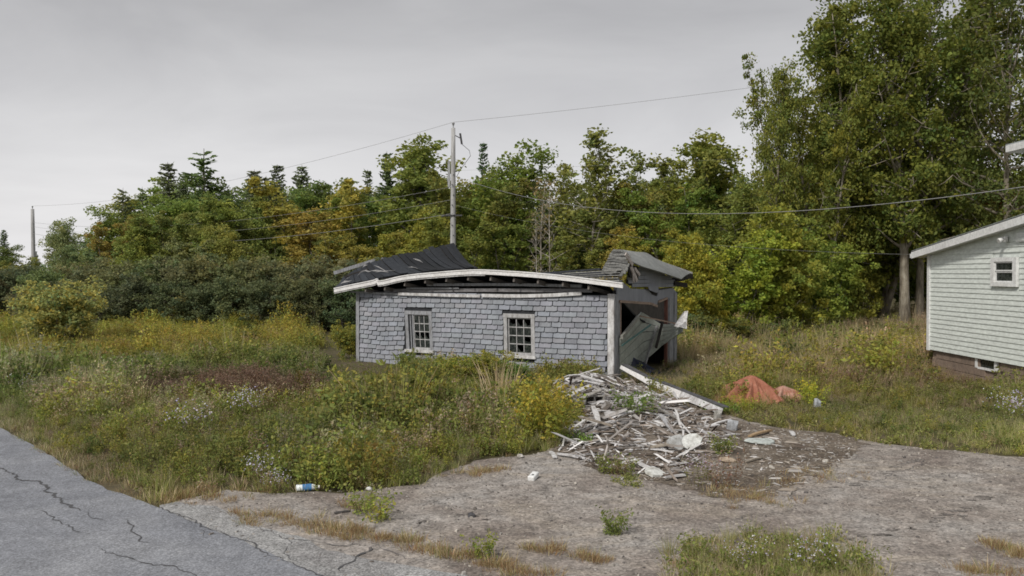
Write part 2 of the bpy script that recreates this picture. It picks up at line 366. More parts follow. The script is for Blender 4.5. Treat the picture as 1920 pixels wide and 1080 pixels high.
# loose stones and splinters lying on the gravel, far too many to count
def bits(name, poly, count, size, mat, cols, seed, zbase=0.003, zfun=None, flat_=0.5, longf=(1, 1.6), tilt=0.0):
    r = np.random.default_rng(seed); P = np.asarray(poly); lo, hi = P.min(0), P.max(0)
    lo = np.maximum(lo, (-8, 5)); hi = np.minimum(hi, (12, 26)); V = []; Qd = []; C = []; k = 0
    ys = np.sqrt(r.uniform(max(lo[1], 0) ** 2, hi[1] ** 2, count * 6)); xs_ = r.uniform(lo[0], hi[0], count * 6)
    ok = (np.abs(xs_) < 0.75 * ys) & pip(poly, xs_, ys); xs_, ys = xs_[ok][:count], ys[ok][:count]
    for x, y in zip(xs_.tolist(), ys.tolist()):
        s = size * math.exp(r.normal(0, 0.45)); a = r.uniform(0, 6.28); L = s * r.uniform(*longf); Wd = s * r.uniform(0.6, 1.0); h = s * flat_ * r.uniform(0.6, 1.2)
        if longf[1] > 3: Wd = s * 0.35
        ca, sa = math.cos(a), math.sin(a); z = zbase + (zfun(x, y) if zfun else 0)
        tz = math.tan(float(np.clip(r.normal(0, tilt), -0.55, 0.55))) if tilt else 0.0; z += abs(tz) * L * 0.5
        base = [(-L, -Wd), (L * r.uniform(0.6, 1), -Wd * r.uniform(0.6, 1)), (L, Wd), (-L * r.uniform(0.6, 1), Wd * r.uniform(0.6, 1))]
        b0 = len(V)
        for (u, w_) in base: V.append((x + (u * ca - w_ * sa) / 2, y + (u * sa + w_ * ca) / 2, z + u * tz * 0.5))
        for (u, w_) in base:
            f = r.uniform(0.55, 0.9); V.append((x + (u * ca - w_ * sa) * f / 2, y + (u * sa + w_ * ca) * f / 2, z + u * f * tz * 0.5 + h * r.uniform(0.7, 1.1)))
        for q in ((4, 5, 6, 7), (0, 1, 5, 4), (1, 2, 6, 5), (2, 3, 7, 6), (3, 0, 4, 7)): Qd.append([b0 + i for i in q])
        cc = np.array(cols[r.integers(len(cols))]) * r.uniform(0.7, 1.25); C += [cc] * 5; k += 1
    m_, n2, l2, b2 = newmat(name); at = n2.new('ShaderNodeAttribute'); at.attribute_name = 'Col'; l2.new(at.outputs['Color'], b2.inputs['Base Color'])
    return link(name, mesh_np(name, V, Qd, m_, C))
tag(bits('gravel_stones', DRIVE_POLY, 9000, 0.013, None, [(0.25, 0.23, 0.21), (0.32, 0.3, 0.28), (0.18, 0.16, 0.145), (0.13, 0.12, 0.115), (0.4, 0.37, 0.33)], 11, 0.002), 'loose grey and tan pebbles scattered over the gravel driveway', 'gravel', kind='stuff')

# ------------------------------------------------------------------ the derelict shed (local frame: x along the front to the right corner, y to the back)
SHI = SH_M.inverted(); _co = SHI @ Vector((0, 0, CAMZ))
def _loc(px, py, ax, val):
    d = SHI.to_3x3() @ Vector(ray(px, py)); t = (val - _co[ax]) / d[ax]; return _co + d * t
def Fr(px, py, y=0.0): return _loc(px, py, 1, y)
def Rt(px, py, x=0.0): return _loc(px, py, 0, x)
def poly_at(pts, n):                      # n even samples along a polyline
    P = [Vector(p) for p in pts]; L = [0]
    for i in range(len(P) - 1): L.append(L[-1] + (P[i + 1] - P[i]).length)
    o = []
    for k in range(n):
        t = L[-1] * k / (n - 1); i = 0
        while i < len(P) - 2 and L[i + 1] < t: i += 1
        o.append(P[i].lerp(P[i + 1], (t - L[i]) / max(1e-9, L[i + 1] - L[i])))
    return o
def smooth_line(pts, n):
    P = [Vector(p) for p in pts]; P = [P[0] * 2 - P[1]] + P + [P[-1] * 2 - P[-2]]; o = []
    m_ = len(P) - 3
    for k in range(n):
        t = m_ * k / (n - 1); i = min(int(t), m_ - 1); t -= i
        a, b, c, d = P[i:i + 4]
        o.append(0.5 * ((2 * b) + (c - a) * t + (2 * a - 5 * b + 4 * c - d) * t * t + (3 * b - 3 * c + d - a) * t ** 3))
    return o
M['shingle'] = mat_worn('painted_shingle', (0.275, 0.288, 0.322, 1), (0.225, 0.236, 0.265, 1), (0.305, 0.32, 0.355, 1), (2.2, 2.2, 0.6), 1.6, 0.45, 0.8, 0.08, True, 0.01, 0.14)
M['dark_wood'] = mat_worn('dark_sheathing', (0.035, 0.032, 0.03, 1), (0.02, 0.018, 0.016, 1), (0.06, 0.055, 0.05, 1))
M['grey_paint'] = mat_worn('weathered_trim', (0.30, 0.31, 0.335, 1), (0.17, 0.165, 0.16, 1), (0.42, 0.43, 0.45, 1), (3, 3, 0.7), 7, 0.5, 0.8, 0.4)
M['peel'] = mat_worn('peeling_white_paint', (0.64, 0.64, 0.65, 1), (0.3, 0.28, 0.27, 1), (0.78, 0.78, 0.79, 1), (3, 3, 1.2), 3, 0.35, 0.7, 0.4)
M['dull_white'] = mat_worn('dull_white_paint', (0.44, 0.44, 0.45, 1), (0.24, 0.23, 0.22, 1), (0.56, 0.56, 0.57, 1), (3, 3, 1.2), 4, 0.4, 0.75, 0.3)
M['white_trim'] = mat_worn('white_fascia', (0.82, 0.82, 0.83, 1), (0.66, 0.64, 0.63, 1), (0.88, 0.88, 0.89, 1), (1, 1, 2), 3, 0.1, 0.55, 0.1)
M['roof_dark'] = mat_worn('worn_roofing', (0.030, 0.033, 0.038, 1), (0.017, 0.019, 0.023, 1), (0.055, 0.058, 0.062, 1), (2, 2, 2), 5, 0.4, 0.75, 0.5, True)
M['shingle_back'] = mat_worn('wall_felt', (0.035, 0.037, 0.042, 1), (0.022, 0.024, 0.027, 1))
M['roof_grey'] = mat_worn('bleached_roofing', (0.20, 0.20, 0.195, 1), (0.09, 0.088, 0.084, 1), (0.30, 0.30, 0.295, 1), (2, 2, 2), 6, 0.5, 0.85, 0.5, True)
M['old_wood'] = mat_worn('old_wood', (0.75, 0.75, 0.75, 1), (0.38, 0.36, 0.33, 1), (1.0, 1.0, 1.0, 1), (1.5, 1.5, 1.5), 8, 0.45, 0.9, 0.5, True)
M['raw_wood'] = mat_worn('raw_wood', (0.34, 0.255, 0.205, 1), (0.2, 0.145, 0.11, 1), (0.42, 0.34, 0.28, 1), (1, 1, 3), 6)
M['felt'] = mat_worn('torn_felt', (0.36, 0.355, 0.36, 1), (0.18, 0.18, 0.185, 1), (0.5, 0.5, 0.5, 1), (2, 2, 2), 5)
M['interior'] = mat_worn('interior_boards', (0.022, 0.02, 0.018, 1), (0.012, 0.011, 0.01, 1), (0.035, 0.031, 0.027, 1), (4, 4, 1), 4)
def mat_pane(name):
    m, n, l, b = newmat(name); b.inputs['Base Color'].default_value = (0.012, 0.016, 0.016, 1); b.inputs['Roughness'].default_value = 0.16
    b.inputs['Specular IOR Level'].default_value = 0.5
    v = N_world(n, l); f = N_noise(n, l, 9, 3, 0.6, v); N_bump(n, l, b, f, 0.25, 0.01)
    l.new(N_ramp(n, l, N_noise(n, l, 14, 5, 0.7, v), [(0.45, (0.010, 0.014, 0.014, 1)), (0.8, (0.09, 0.10, 0.09, 1))]), b.inputs['Base Color'])
    l.new(N_ramp(n, l, f, [(0.35, g3(0.1)), (0.7, g3(0.5))]), b.inputs['Roughness']); return m
M['pane'] = mat_pane('dusty_glass')

shed = empty('shed', SH_O, SH_R)
tag(shed, 'derelict grey shingled garage shed with caved-in roof and bowed white eave', 'shed')
# window openings on the front, measured along the wall
WIN = [(-6.15, -5.255, 0.47, 1.57, 0.055), (-3.007, -2.11, 0.48, 1.57, 0.02)]
# walls: the front backing is pieced round the openings
fw = MB(); xs = [-SH_L + 0.03, WIN[0][0] + 0.08, WIN[0][1] - 0.04, WIN[1][0] + 0.05, WIN[1][1] - 0.05, -0.03]
T0, T1 = 0.0, 0.11
fw.box((xs[0], T0, -0.1), (xs[1], T1, SH_H)); fw.box((xs[2], T0, -0.1), (xs[3], T1, SH_H)); fw.box((xs[4], T0, -0.1), (xs[5], T1, SH_H))
for k in (0, 1):
    a, b_ = (xs[1], xs[2]) if k == 0 else (xs[3], xs[4])
    fw.box((a, T0, -0.1), (b_, T1, WIN[k][2] + 0.05)); fw.box((a, T0, WIN[k][3] - 0.06), (b_, T1, SH_H))
front = fw.build('front_wall', M['shingle_back'], shed)
# shingles
rs = random.Random(21)
def shingle_mesh(seed):
    r = random.Random(seed); mb = MB(); w, h = 0.5, 1.0; n = 6; vs = []
    curl = [r.uniform(0, 0.25) ** 2 * 0.35 for _ in range(n + 1)]
    for i in range(n + 1):
        x = -w + 2 * w * i / n; e = abs(x) / w; rise = 0.09 * max(0, e - 0.7) / 0.3 * r.uniform(0.2, 1.3) + r.uniform(-0.012, 0.016)
        x += r.uniform(-0.008, 0.008)
        vs += [(x, -0.005, 1.0), (x, -0.030 - curl[i] * 0.6, rise + 0.07), (x, -0.001, rise + 0.06)]
    fs = []
    for i in range(n):
        a, b_ = i * 3, i * 3 + 3
        fs += [(a, a + 1, b_ + 1, b_), (a + 1, a + 2, b_ + 2, b_ + 1)]
    fs += [(0, 2, 1), (n * 3, n * 3 + 1, n * 3 + 2)]
    mb.add(vs, fs); me = mb.mesh('shingle', M['shingle']); return me
SHV = [shingle_mesh(k) for k in range(9)]
def tabw(x): return 0.298 + 0.064 * (x + SH_L) / SH_L
cells = []; EXP = 0.1292; ncs = 16
for r_ in range(ncs):
    z = -0.02 + r_ * EXP; x = -SH_L + 0.11 - (0.16 if r_ % 2 else 0) + rs.uniform(-0.03, 0.03)
    while x < -0.12:
        w = tabw(x) * rs.choice((1, 1, 1, 1.0, 0.95, 1.05, 0.8 if rs.random() < 0.1 else 1))
        a, b_ = max(x, -SH_L + 0.10), min(x + w, -0.135)
        x += w
        segs = [(a, b_)]
        for (wx0, wx1, wz0, wz1, sk) in WIN:
            if z + EXP > wz0 - 0.02 and z < wz1 + 0.03:
                ns = []
                for (p, q) in segs:
                    if q <= wx0 - 0.0 or p >= wx1 + 0.0: ns.append((p, q)); continue
                    if p < wx0: ns.append((p, wx0 - 0.005))
                    if q > wx1: ns.append((wx1 + 0.005, q))
                segs = ns
        for (p, q) in segs:
            if q - p > 0.06: cells.append(((p + q) / 2, z, q - p))
def hidden(c):                            # low courses that stand behind the weeds and the heap
    x, z, w = c; return z < 0.10 or (z < 0.75 and -5.2 < x < -2.95) or (z < 0.3 and x < -3) or (z < 0.2 and x > -1.9)
order = sorted(range(len(cells)), key=lambda i: (hidden(cells[i]), -cells[i][2] * (1 + 0.03 * cells[i][0]), ))
single = set(order[:298]); rest = MB()
for i, (x, z, w) in enumerate(cells):
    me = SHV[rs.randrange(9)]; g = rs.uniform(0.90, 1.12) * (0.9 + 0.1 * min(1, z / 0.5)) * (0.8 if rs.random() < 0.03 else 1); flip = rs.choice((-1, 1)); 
    if rs.random() < (0.016 if z < 0.5 else 0): continue                   # a few have dropped off
    wave = 0.010 * math.sin(x * 1.3 + 1) + (0.008 * math.sin(x * 5.1 + z * 3) if x < -6 else 0) - (0.02 * math.exp(-((x + 7.0) / 0.5) ** 2))
    loc = (x, -0.001 - rs.uniform(0, 0.004), z + wave + rs.uniform(-0.003, 0.003)); rot = (rs.uniform(-0.02, 0.003), rs.gauss(0, 0.006) + (0.03 * math.sin(x * 2.2 + z) if x < -6 else 0), 0)
    scl = ((w - rs.uniform(0.014, 0.026)) * 1.0, 1.0, EXP * rs.uniform(1.0, 1.05)); c = (g * rs.uniform(0.97, 1.03), g, g * rs.uniform(0.98, 1.03), 1)
    if i in single:
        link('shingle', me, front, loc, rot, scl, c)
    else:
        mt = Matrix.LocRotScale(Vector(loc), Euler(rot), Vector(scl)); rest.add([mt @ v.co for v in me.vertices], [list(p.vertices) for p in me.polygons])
tag(rest.build('shingles', M['shingle'], front), kind='stuff')
# other walls
mb = MB(); mb.box((-SH_L, 0.12, -0.1), (-SH_L + 0.1, SH_D, SH_H)); mb.build('side_wall', M['shingle'], shed)
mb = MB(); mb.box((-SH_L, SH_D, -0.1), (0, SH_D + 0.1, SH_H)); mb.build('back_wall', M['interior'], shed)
mb = MB(); mb.box((-SH_L + 0.1, 0.12, -0.08), (-0.1, SH_D - 0.02, 0.03)); mb.build('floor_slab', M['dirt'], shed)
# corner boards
mb = MB(); mb.box((-SH_L - 0.025, -0.03, -0.1), (-SH_L + 0.09, 0.06, SH_H - 0.02)); mb.build('corner_board', M['grey_paint'], shed)
mb = MB(); mb.box((-0.13, -0.034, -0.1), (0.028, 0.02, SH_H + 0.03)); mb.build('corner_board', M['peel'], shed)
mb = MB(); mb.box((0.004, 0.024, -0.1), (0.034, 0.22, SH_H + 0.02)); mb.build('corner_board', M['grey_paint'], shed)
# windows
for k, (x0, x1, z0, z1, sk) in enumerate(WIN):
    def sx(x, z): return x + sk * (z1 - z) / (z1 - z0) * 1.2
    def bar(mb, xa, za, xb, zb, w, y0, y1):   # a sheared flat bar in the window's plane
        ax, bx = sx(xa, za), sx(xb, zb)
        if abs(za - zb) > abs(xa - xb): q = [(ax - w / 2, za), (ax + w / 2, za), (bx + w / 2, zb), (bx - w / 2, zb)]
        else: q = [(ax, za - w / 2), (bx, zb - w / 2), (bx, zb + w / 2), (ax, za + w / 2)]
        vs = [(x, y0, z) for x, z in q] + [(x, y1, z) for x, z in q]
        mb.add(vs, [(0, 1, 2, 3), (7, 6, 5, 4), (0, 4, 5, 1), (1, 5, 6, 2), (2, 6, 7, 3), (3, 7, 4, 0)])
    mb = MB(); fwid = 0.10
    bar(mb, x0 + 0.05, z0 + 0.06, x0 + 0.05, z1 - 0.10, fwid, -0.035, 0.09); bar(mb, x1 - 0.05, z0 + 0.06, x1 - 0.05, z1 - 0.10, fwid, -0.035, 0.09)
    bar(mb, x0 - 0.01, z1 - 0.05, x1 + 0.01, z1 - 0.05, 0.1, -0.04, 0.09)
    wf = mb.build('window', M['grey_paint'] if k == 0 else M['dull_white'], shed)
    tag(wf, 'leaning left window with a nine-pane sash' if k == 0 else 'right window with broken panes and peeling white frame')
    mb = MB(); bar(mb, x0 - 0.04, z0 + 0.02, x1 + 0.03, z0 + 0.02, 0.075, -0.075, 0.09); mb.build('sill', M['peel'], wf)
    ix0, ix1, iz0, iz1 = x0 + 0.10 + (0.16 if k == 0 else 0.02), x1 - 0.10, z0 + 0.06, z1 - 0.10
    if k == 0:
        mb = MB(); bar(mb, x0 + 0.16, iz0, x0 + 0.16, iz1, 0.03, -0.01, 0.05); bar(mb, x0 + 0.245, iz0, x0 + 0.245, iz1, 0.035, -0.02, 0.05); mb.build('sash', M['grey_paint'], wf)
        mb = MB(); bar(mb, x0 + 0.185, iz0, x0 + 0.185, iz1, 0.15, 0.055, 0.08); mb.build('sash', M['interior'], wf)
    mb = MB()
    bar(mb, ix0, iz0 + 0.03, ix1, iz0 + 0.03, 0.06, 0.0, 0.05); bar(mb, ix0, iz1 - 0.015, ix1, iz1 - 0.015, 0.03, 0.0, 0.05)
    bar(mb, ix0 + 0.012, iz0 + 0.06, ix0 + 0.012, iz1 - 0.03, 0.024, 0.0, 0.05); bar(mb, ix1 - 0.012, iz0 + 0.06, ix1 - 0.012, iz1 - 0.03, 0.024, 0.0, 0.05)
    mb.build('sash', M['dull_white'], wf)
    nr, nc = (4, 3)
    zz = [iz0 + 0.06 + (iz1 - iz0 - 0.09) * i / nr for i in range(nr + 1)]; xx = [ix0 + 0.024 + (ix1 - ix0 - 0.048) * i / nc for i in range(nc + 1)]
    for z in zz[1:-1]:
        mb = MB(); bar(mb, ix0 + 0.024, z, ix1 - 0.024, z, 0.024, 0.004, 0.04); mb.build('muntin', M['dull_white'], wf)
    for x in xx[1:-1]:
        for i in range(nr):
            mb = MB(); bar(mb, x, zz[i] + 0.013, x, zz[i + 1] - 0.013, 0.02, 0.006, 0.038); mb.build('muntin', M['dull_white'], wf)
    rp = random.Random(5 + k)
    for i in range(nr):
        for j in range(nc):
            broken = (k == 1 and rp.random() < 0.5) or (k == 0 and rp.random() < 0.12)
            xa, xb, za, zb = xx[j], xx[j + 1], zz[i], zz[i + 1]; mb = MB()
            if not broken:
                q = [(xa, za), (xb, za), (xb, zb), (xa, zb)]
            else:                        # a jagged shard left in a corner
                q = [(xa, za), (xb, za), (xb, za + (zb - za) * rp.uniform(0.1, 0.5)), (xa + (xb - xa) * 0.5, za + (zb - za) * rp.uniform(0.1, 0.4)), (xa, za + (zb - za) * rp.uniform(0.4, 0.9))]
            t = rp.uniform(-0.006, 0.006)
            vs = [(sx(x, z), 0.018 + t * (z - za) * 8, z) for x, z in q]; nq = len(vs); vs += [(x, y + 0.004, z) for x, y, z in vs]
            mb.add(vs, [tuple(range(nq)), tuple(range(2 * nq - 1, nq - 1, -1))] + [(a, a + nq, (a + 1) % nq + nq, (a + 1) % nq) for a in range(nq)])
            mb.build('pane', M['pane'], wf)
# right end wall: piers, header, jambs
mb = MB(); mb.box((-0.1, 0.12, -0.1), (0.0, 0.40, SH_H)); mb.build('door_pier', M['grey_paint'], shed)
mb = MB(); mb.box((-0.1, 3.55, -0.1), (0.0, SH_D, SH_H)); mb.build('door_pier', M['grey_paint'], shed)
mb = MB(); mb.box((0.002, 3.62, -0.1), (0.03, 3.80, 1.9)); mb.box((0.002, 4.02, -0.1), (0.03, 4.2, 2.05)); mb.build('door_casing', M['grey_paint'], shed)
mb = MB(); mb.box((-0.06, 3.45, -0.05), (0.012, 3.549, 1.9)); mb.build('door_jamb', mat_worn('red_brown_paint', (0.14, 0.06, 0.045, 1), (0.07, 0.035, 0.028, 1), (0.2, 0.1, 0.075, 1), (3, 3, 1), 5), shed)
mb = MB(); mb.box((-0.06, 0.402, -0.05), (0.012, 0.44, 1.9)); mb.build('door_jamb', M['raw_wood'], shed)
def wall_poly(px, x, th, mat, name, parent):
    P = [Rt(a, b_, x) for a, b_ in px]; nq = len(P); vs = [tuple(p) for p in P] + [(p.x - th, p.y, p.z) for p in P]; mb = MB()
    mb.add(vs, [tuple(range(nq)), tuple(range(2 * nq - 1, nq - 1, -1))] + [(a, a + nq, (a + 1) % nq + nq, (a + 1) % nq) for a in range(nq)])
    bm = bmesh.new(); me = mb.mesh(name, mat); bm.from_mesh(me); bmesh.ops.recalc_face_normals(bm, faces=bm.faces[:]); bm.to_mesh(me); bm.free()
    return link(name, me, parent)
hd = wall_poly([(1157, 520), (1182, 541), (1216, 543), (1222, 552), (1232, 556), (1236, 544), (1262, 540), (1267, 546), (1267, 560), (1250, 558), (1234, 563), (1232, 572), (1219, 568), (1162, 565), (1157, 560)], 0.004, 0.09, M['shingle'], 'door_header', shed)
mb = MB(); mb.beam(Rt(1162, 565, 0.03), Rt(1219, 569, 0.03), 0.04, 0.06); mb.beam(Rt(1219, 569, 0.034), Rt(1232, 574, 0.034), 0.04, 0.06); mb.build('header_trim', M['raw_wood'], hd)
mb = MB(); mb.beam(Rt(1235, 566, 0.03), Rt(1251, 559, 0.03), 0.04, 0.05); mb.build('header_trim', M['raw_wood'], hd)
mb = MB(); mb.box((-0.08, 0.2, 1.95), (-0.02, 4.1, 2.18)); mb.build('header_beam', M['dark_wood'], shed)
# gable siding, course by course, torn at its foot
gab = wall_poly([(1180, 508), (1198, 501), (1238, 511), (1268, 526), (1266, 534), (1250, 538), (1236, 537), (1183, 536), (1176, 530)], -0.02, 0.04, M['dark_wood'], 'gable', shed)
for i, (ya, yb) in enumerate(((500, 508), (508, 516), (516, 524), (524, 531), (531, 538))):
    xa = [1196, 1182, 1177, 1179, 1186][i]; xb = [1222, 1244, 1257, 1265, 1262][i]
    wall_poly([(xa, ya + 0.8), ((xa + xb) / 2, ya + 0.2), (xb, ya + 0.4), (xb + 3, yb - 0.5), ((xa + xb) / 2 + 9, yb + 0.8), ((xa + xb) / 2 - 9, yb - 0.5), (xa, yb + 0.3)], 0.012 + 0.004 * (i % 2), 0.02, M['shingle'], 'siding_course', gab)
wall_poly([(1215, 537), (1234, 537), (1236, 548), (1231, 549), (1218, 544)], 0.09, 0.012, M['shingle'], 'siding_flap', gab)
# eave: bowed white fascia in two strips, with the drip edge over it
FA = [(627, 544), (660, 537), (700, 529), (707, 526), (714, 530), (760, 520), (820, 514), (890, 509.5), (960, 512.5), (1020, 517), (1080, 523.5), (1168, 535)]
f_up = smooth_line([Fr(x, y, -0.36) for x, y in FA], 60)
def strip(line, dz0, dz1, y0, y1):
    mb = MB(); n = len(line); vs = []
    for p in line: vs += [(p.x, p.y + y0, p.z + dz0), (p.x, p.y + y0, p.z + dz1), (p.x, p.y + y1, p.z + dz1), (p.x, p.y + y1, p.z + dz0)]
    fs = [(0, 1, 2, 3), tuple((n - 1) * 4 + k for k in (3, 2, 1, 0))]
    for i in range(n - 1):
        for k in range(4): fs.append((i * 4 + k, (i + 1) * 4 + k, (i + 1) * 4 + (k + 1) % 4, i * 4 + (k + 1) % 4))
    mb.add(vs, fs); return mb
fas = strip(f_up, -0.065, 0.025, -0.02, 0.02).build('fascia', M['white_trim'], shed)
strip(f_up, 0.032, 0.060, -0.035, 0.03).build('drip_edge', M['white_trim'], fas)
strip(f_up[:40], -0.10, -0.069, 0.0, 0.03).build('drip_edge', M['peel'], fas)
# frieze boards below the open eave
def board_line(px, y, h, th, mat, name, parent=shed, n=14):
    L_ = smooth_line([Fr(a, b_, y) for a, b_ in px], n); return strip(L_, -h / 2, h / 2, 0, th).build(name, mat, parent)
board_line([(655, 547), (690, 549), (740, 551), (744, 551)], -0.07, 0.05, 0.03, M['grey_paint'], 'frieze_board')
board_line([(746, 551), (800, 552.5), (850, 554), (900, 555)], -0.085, 0.075, 0.03, M['peel'], 'frieze_board')
board_line([(903, 554), (960, 555), (1020, 554), (1060, 552), (1090, 550)], -0.08, 0.085, 0.03, M['peel'], 'frieze_board')
board_line([(762, 540.5), (860, 540.5)], -0.05, 0.035, 0.02, M['grey_paint'], 'top_plate', n=4)
board_line([(800, 534), (950, 533.5), (1090, 536.5)], -0.02, 0.07, 0.05, M['grey_paint'], 'top_plate', n=6)
board_line([(720, 545), (900, 544), (1110, 545)], -0.01, 0.09, 0.04, mat_worn('bare_plate', (0.2, 0.195, 0.205, 1), (0.11, 0.105, 0.1, 1), (0.28, 0.28, 0.29, 1), (1, 1, 3), 6), 'top_plate', n=6)
def fas_z(x):
    return min(f_up, key=lambda p: abs(p.x - x)).z
M['bare_plate'] = mat_worn('grey_rafter', (0.15, 0.135, 0.125, 1), (0.08, 0.07, 0.065, 1), (0.2, 0.18, 0.17, 1), (1, 1, 3), 6)
def trough(x, y):
    t = (y + 0.30) / 4.4; zf = fas_z(x) - 0.02; t2 = max(0, t - 0.14) / 0.86; prof = max(0, 1 - t2) ** 1.5
    return zf * prof + (1 - prof) * 0.9 + 1.2 * max(0, t - 0.55) ** 1.3 - 0.02
for i in range(11):                       # rafter tails
    x = -7.3 + i * 0.68; mb = MB()
    mb.beam((x, -0.30, trough(x, -0.3) - 0.12), (x + 0.12, 0.62, trough(x, 0.62) - 0.11), 0.05, 0.10); mb.build('rafter', M['bare_plate'], shed)
# left part of the roof, board by board: from the eave up to the tilted broken ridge
low = smooth_line([Fr(628, 540, -0.33), Fr(700, 524, -0.3), Fr(780, 512, -0.25), Fr(850, 506, -0.2), Fr(897, 503, -0.1)], 40)
def up_pt(px, py, y): return Fr(px, py, y)
high = smooth_line([up_pt(644, 520, 0.7), up_pt(672, 504, 0.95), up_pt(712, 487, 1.25), up_pt(760, 478, 1.6), up_pt(810, 467, 1.9), up_pt(852, 456, 2.1)], 40)
rr = random.Random(31); NB = 22
def roof_pt(u, v):
    i = min(int(u * 38.999), 38); t = u * 39 - i; t = min(t, 1)
    a = low[i].lerp(low[i + 1], t); b_ = high[i].lerp(high[i + 1], t)
    p = a.lerp(b_, v); p.z += -0.10 * math.sin(math.pi * v) * (0.3 + u); return p
mb = MB(); mb.sheet([[roof_pt(u / 16, v / 6) - Vector((0, 0, 0.03)) for u in range(17)] for v in range(7)], 0.02)
lroof = mb.build('roof', M['dark_wood'], shed)
tag(lroof, 'surviving dark left part of the roof, twisted up to a broken ridge')
for i in range(NB):
    u0, u1 = (i + 0.04) / NB, (i + 0.96) / NB; vt = 1 + rr.uniform(-0.03, 0.03); lift = rr.uniform(-0.012, 0.02); mb = MB()
    rows = []
    for v in range(7):
        vv = v / 6 * vt; rows.append([roof_pt(min(u, 0.9999), vv) + Vector((0, -0.008, 0.012 + lift + 0.01 * math.sin(vv * 9 + i))) for u in (u0, (u0 + u1) / 2, u1)])
    mb.sheet(rows, 0.022); g = rr.uniform(0.55, 1.3); w_ = 1.5 if i < 6 else (0.85 if i < 12 else 0.6)
    mb.build('roof_board', M['roof_dark'], lroof, color=(g * w_ * 0.95, g * w_ * 1.0, g * w_ * 1.06, 1))
for (u, v, lu, lv, tw, wd) in ((0.17, 0.55, 0.10, 0.18, 0.5, 0.06), (0.22, 0.75, 0.06, -0.2, 0.4, 0.05), (0.28, 0.6, 0.09, -0.35, 0.2, 0.05), (0.33, 0.8, 0.04, -0.5, 0.1, 0.04), (0.62, 0.78, 0.03, -0.22, 0.1, 0.045), (0.52, 0.42, 0.035, -0.2, 0.1, 0.03), (0.06, 0.55, 0.05, 0.12, 0.3, 0.05), (0.03, 0.25, 0.09, 0.03, 0.3, 0.06), (0.24, 0.9, 0.05, 0.02, 0.4, 0.07), (0.3, 0.45, 0.12, -0.15, 0.2, 0.03), (0.40, 0.93, 0.03, 0.03, 0.2, 0.05)):
    a, b_ = roof_pt(u, v), roof_pt(u + lu, min(1, max(0.02, v + lv))); off = Vector((0, -0.05, 0.055)); dz = Vector((0, 0, wd)); mb = MB()
    mid = a.lerp(b_, 0.5) + Vector((rr.uniform(-0.05, 0.05), 0, rr.uniform(0, 0.05)))
    ax_ = (b_ - a).normalized(); q1, q2 = a.lerp(b_, 0.35) + Vector((0, 0, rr.uniform(-0.01, 0.02))), a.lerp(b_, 0.7) + Vector((0, 0, rr.uniform(-0.02, 0.02)))
    off = Vector((0, -0.02, 0.035)); mb.sheet([[a + off, q1 + off, q2 + off, b_ + off], [a + off + dz * 0.1, q1 + off + dz * rr.uniform(0.5, 1.1), q2 + off + dz * rr.uniform(0.3, 0.7), b_ + off + dz * 0.06]], 0.004); mb.build('torn_felt', M['felt'], lroof)
mb = MB(); mb.beam(Fr(626, 512, 0.55), Fr(703, 488, 1.25), 0.06, 0.10); mb.build('rake_board', M['grey_paint'], lroof)
mb = MB(); mb.beam(Fr(646, 519, 0.45), Fr(690, 505, 0.7), 0.04, 0.05); mb.build('rake_board', M['dark_wood'], lroof)
# middle: fallen roof trough between the eaves, unseen sheet added to darken the inside
rows = []
for v in range(9):
    t = v / 8; row = []
    for u in range(13):
        x = -7.6 + u * (7.3 / 12); y = -0.30 + t * 4.4
        row.append((x, y, trough(x, y) + 0.05 * math.sin(u * 1.9 + v) * t))
    rows.append(row)
mb = MB(); mb.sheet(rows, 0.04); mb.build('fallen_roof', M['roof_dark'], shed)
mb = MB(); mb.beam(Fr(1000, 513.5, 4.3), Fr(1126, 504.5, 4.0), 0.05, 0.05); mb.beam(Fr(1010, 519, 4.0), Fr(1140, 513, 3.6), 0.3, 0.16); mb.build('back_eave_board', M['roof_dark'], shed, color=(1.6, 1.6, 1.7, 1))
# right end: crumpled roof edge and the grey rake panel
top = smooth_line([Rt(1166, 469, -0.55), Rt(1192, 473, -0.4), Rt(1212, 475, -0.35), Rt(1232, 487, -0.2), Rt(1262, 499, 0.0), Rt(1297, 512, 0.2)], 16)
bot = smooth_line([Rt(1186, 492, 0.22), Rt(1204, 500, 0.3), Rt(1220, 505, 0.32), Rt(1240, 511, 0.34), Rt(1260, 518, 0.36), Rt(1277, 524, 0.4)], 16)
mb = MB(); mb.sheet([[a.lerp(b_, t) + Vector((0, 0, 0.03 * math.sin(math.pi * t))) for a, b_ in zip(top, bot)] for t in (0, 0.25, 0.5, 0.75, 1)], 0.03)
rp_ = mb.build('roof', mat_worn('grey_roof_panel', (0.245, 0.255, 0.25, 1), (0.19, 0.195, 0.19, 1), (0.29, 0.30, 0.29, 1), (1, 1, 1), 2, 0.3, 0.7, 0.15), shed)
tag(rp_, 'grey crumpled right end of the roof hanging over the garage opening')
mb = MB(); mb.beam(Rt(1226, 487, -0.25), Rt(1297, 512, 0.24), 0.05, 0.05); mb.build('rake_board', M['peel'], rp_)
mb = MB(); mb.beam(Rt(1268, 524, 0.05), Rt(1290, 517, 0.1), 0.3, 0.1); mb.beam(Rt(1262, 531, 0.0), Rt(1286, 535, 0.05), 0.1, 0.12); mb.build('eave_end', M['dark_wood'], rp_)
ca = smooth_line([Fr(1127, 512, 1.2), Fr(1138, 488, 1.1), Fr(1150, 467, 1.0)], 12)
cb = smooth_line([Fr(1166, 519, -0.2), Fr(1176, 500, 0.1), Fr(1180, 482, 0.35), Fr(1172, 471, 0.6)], 12)
rc = random.Random(9)
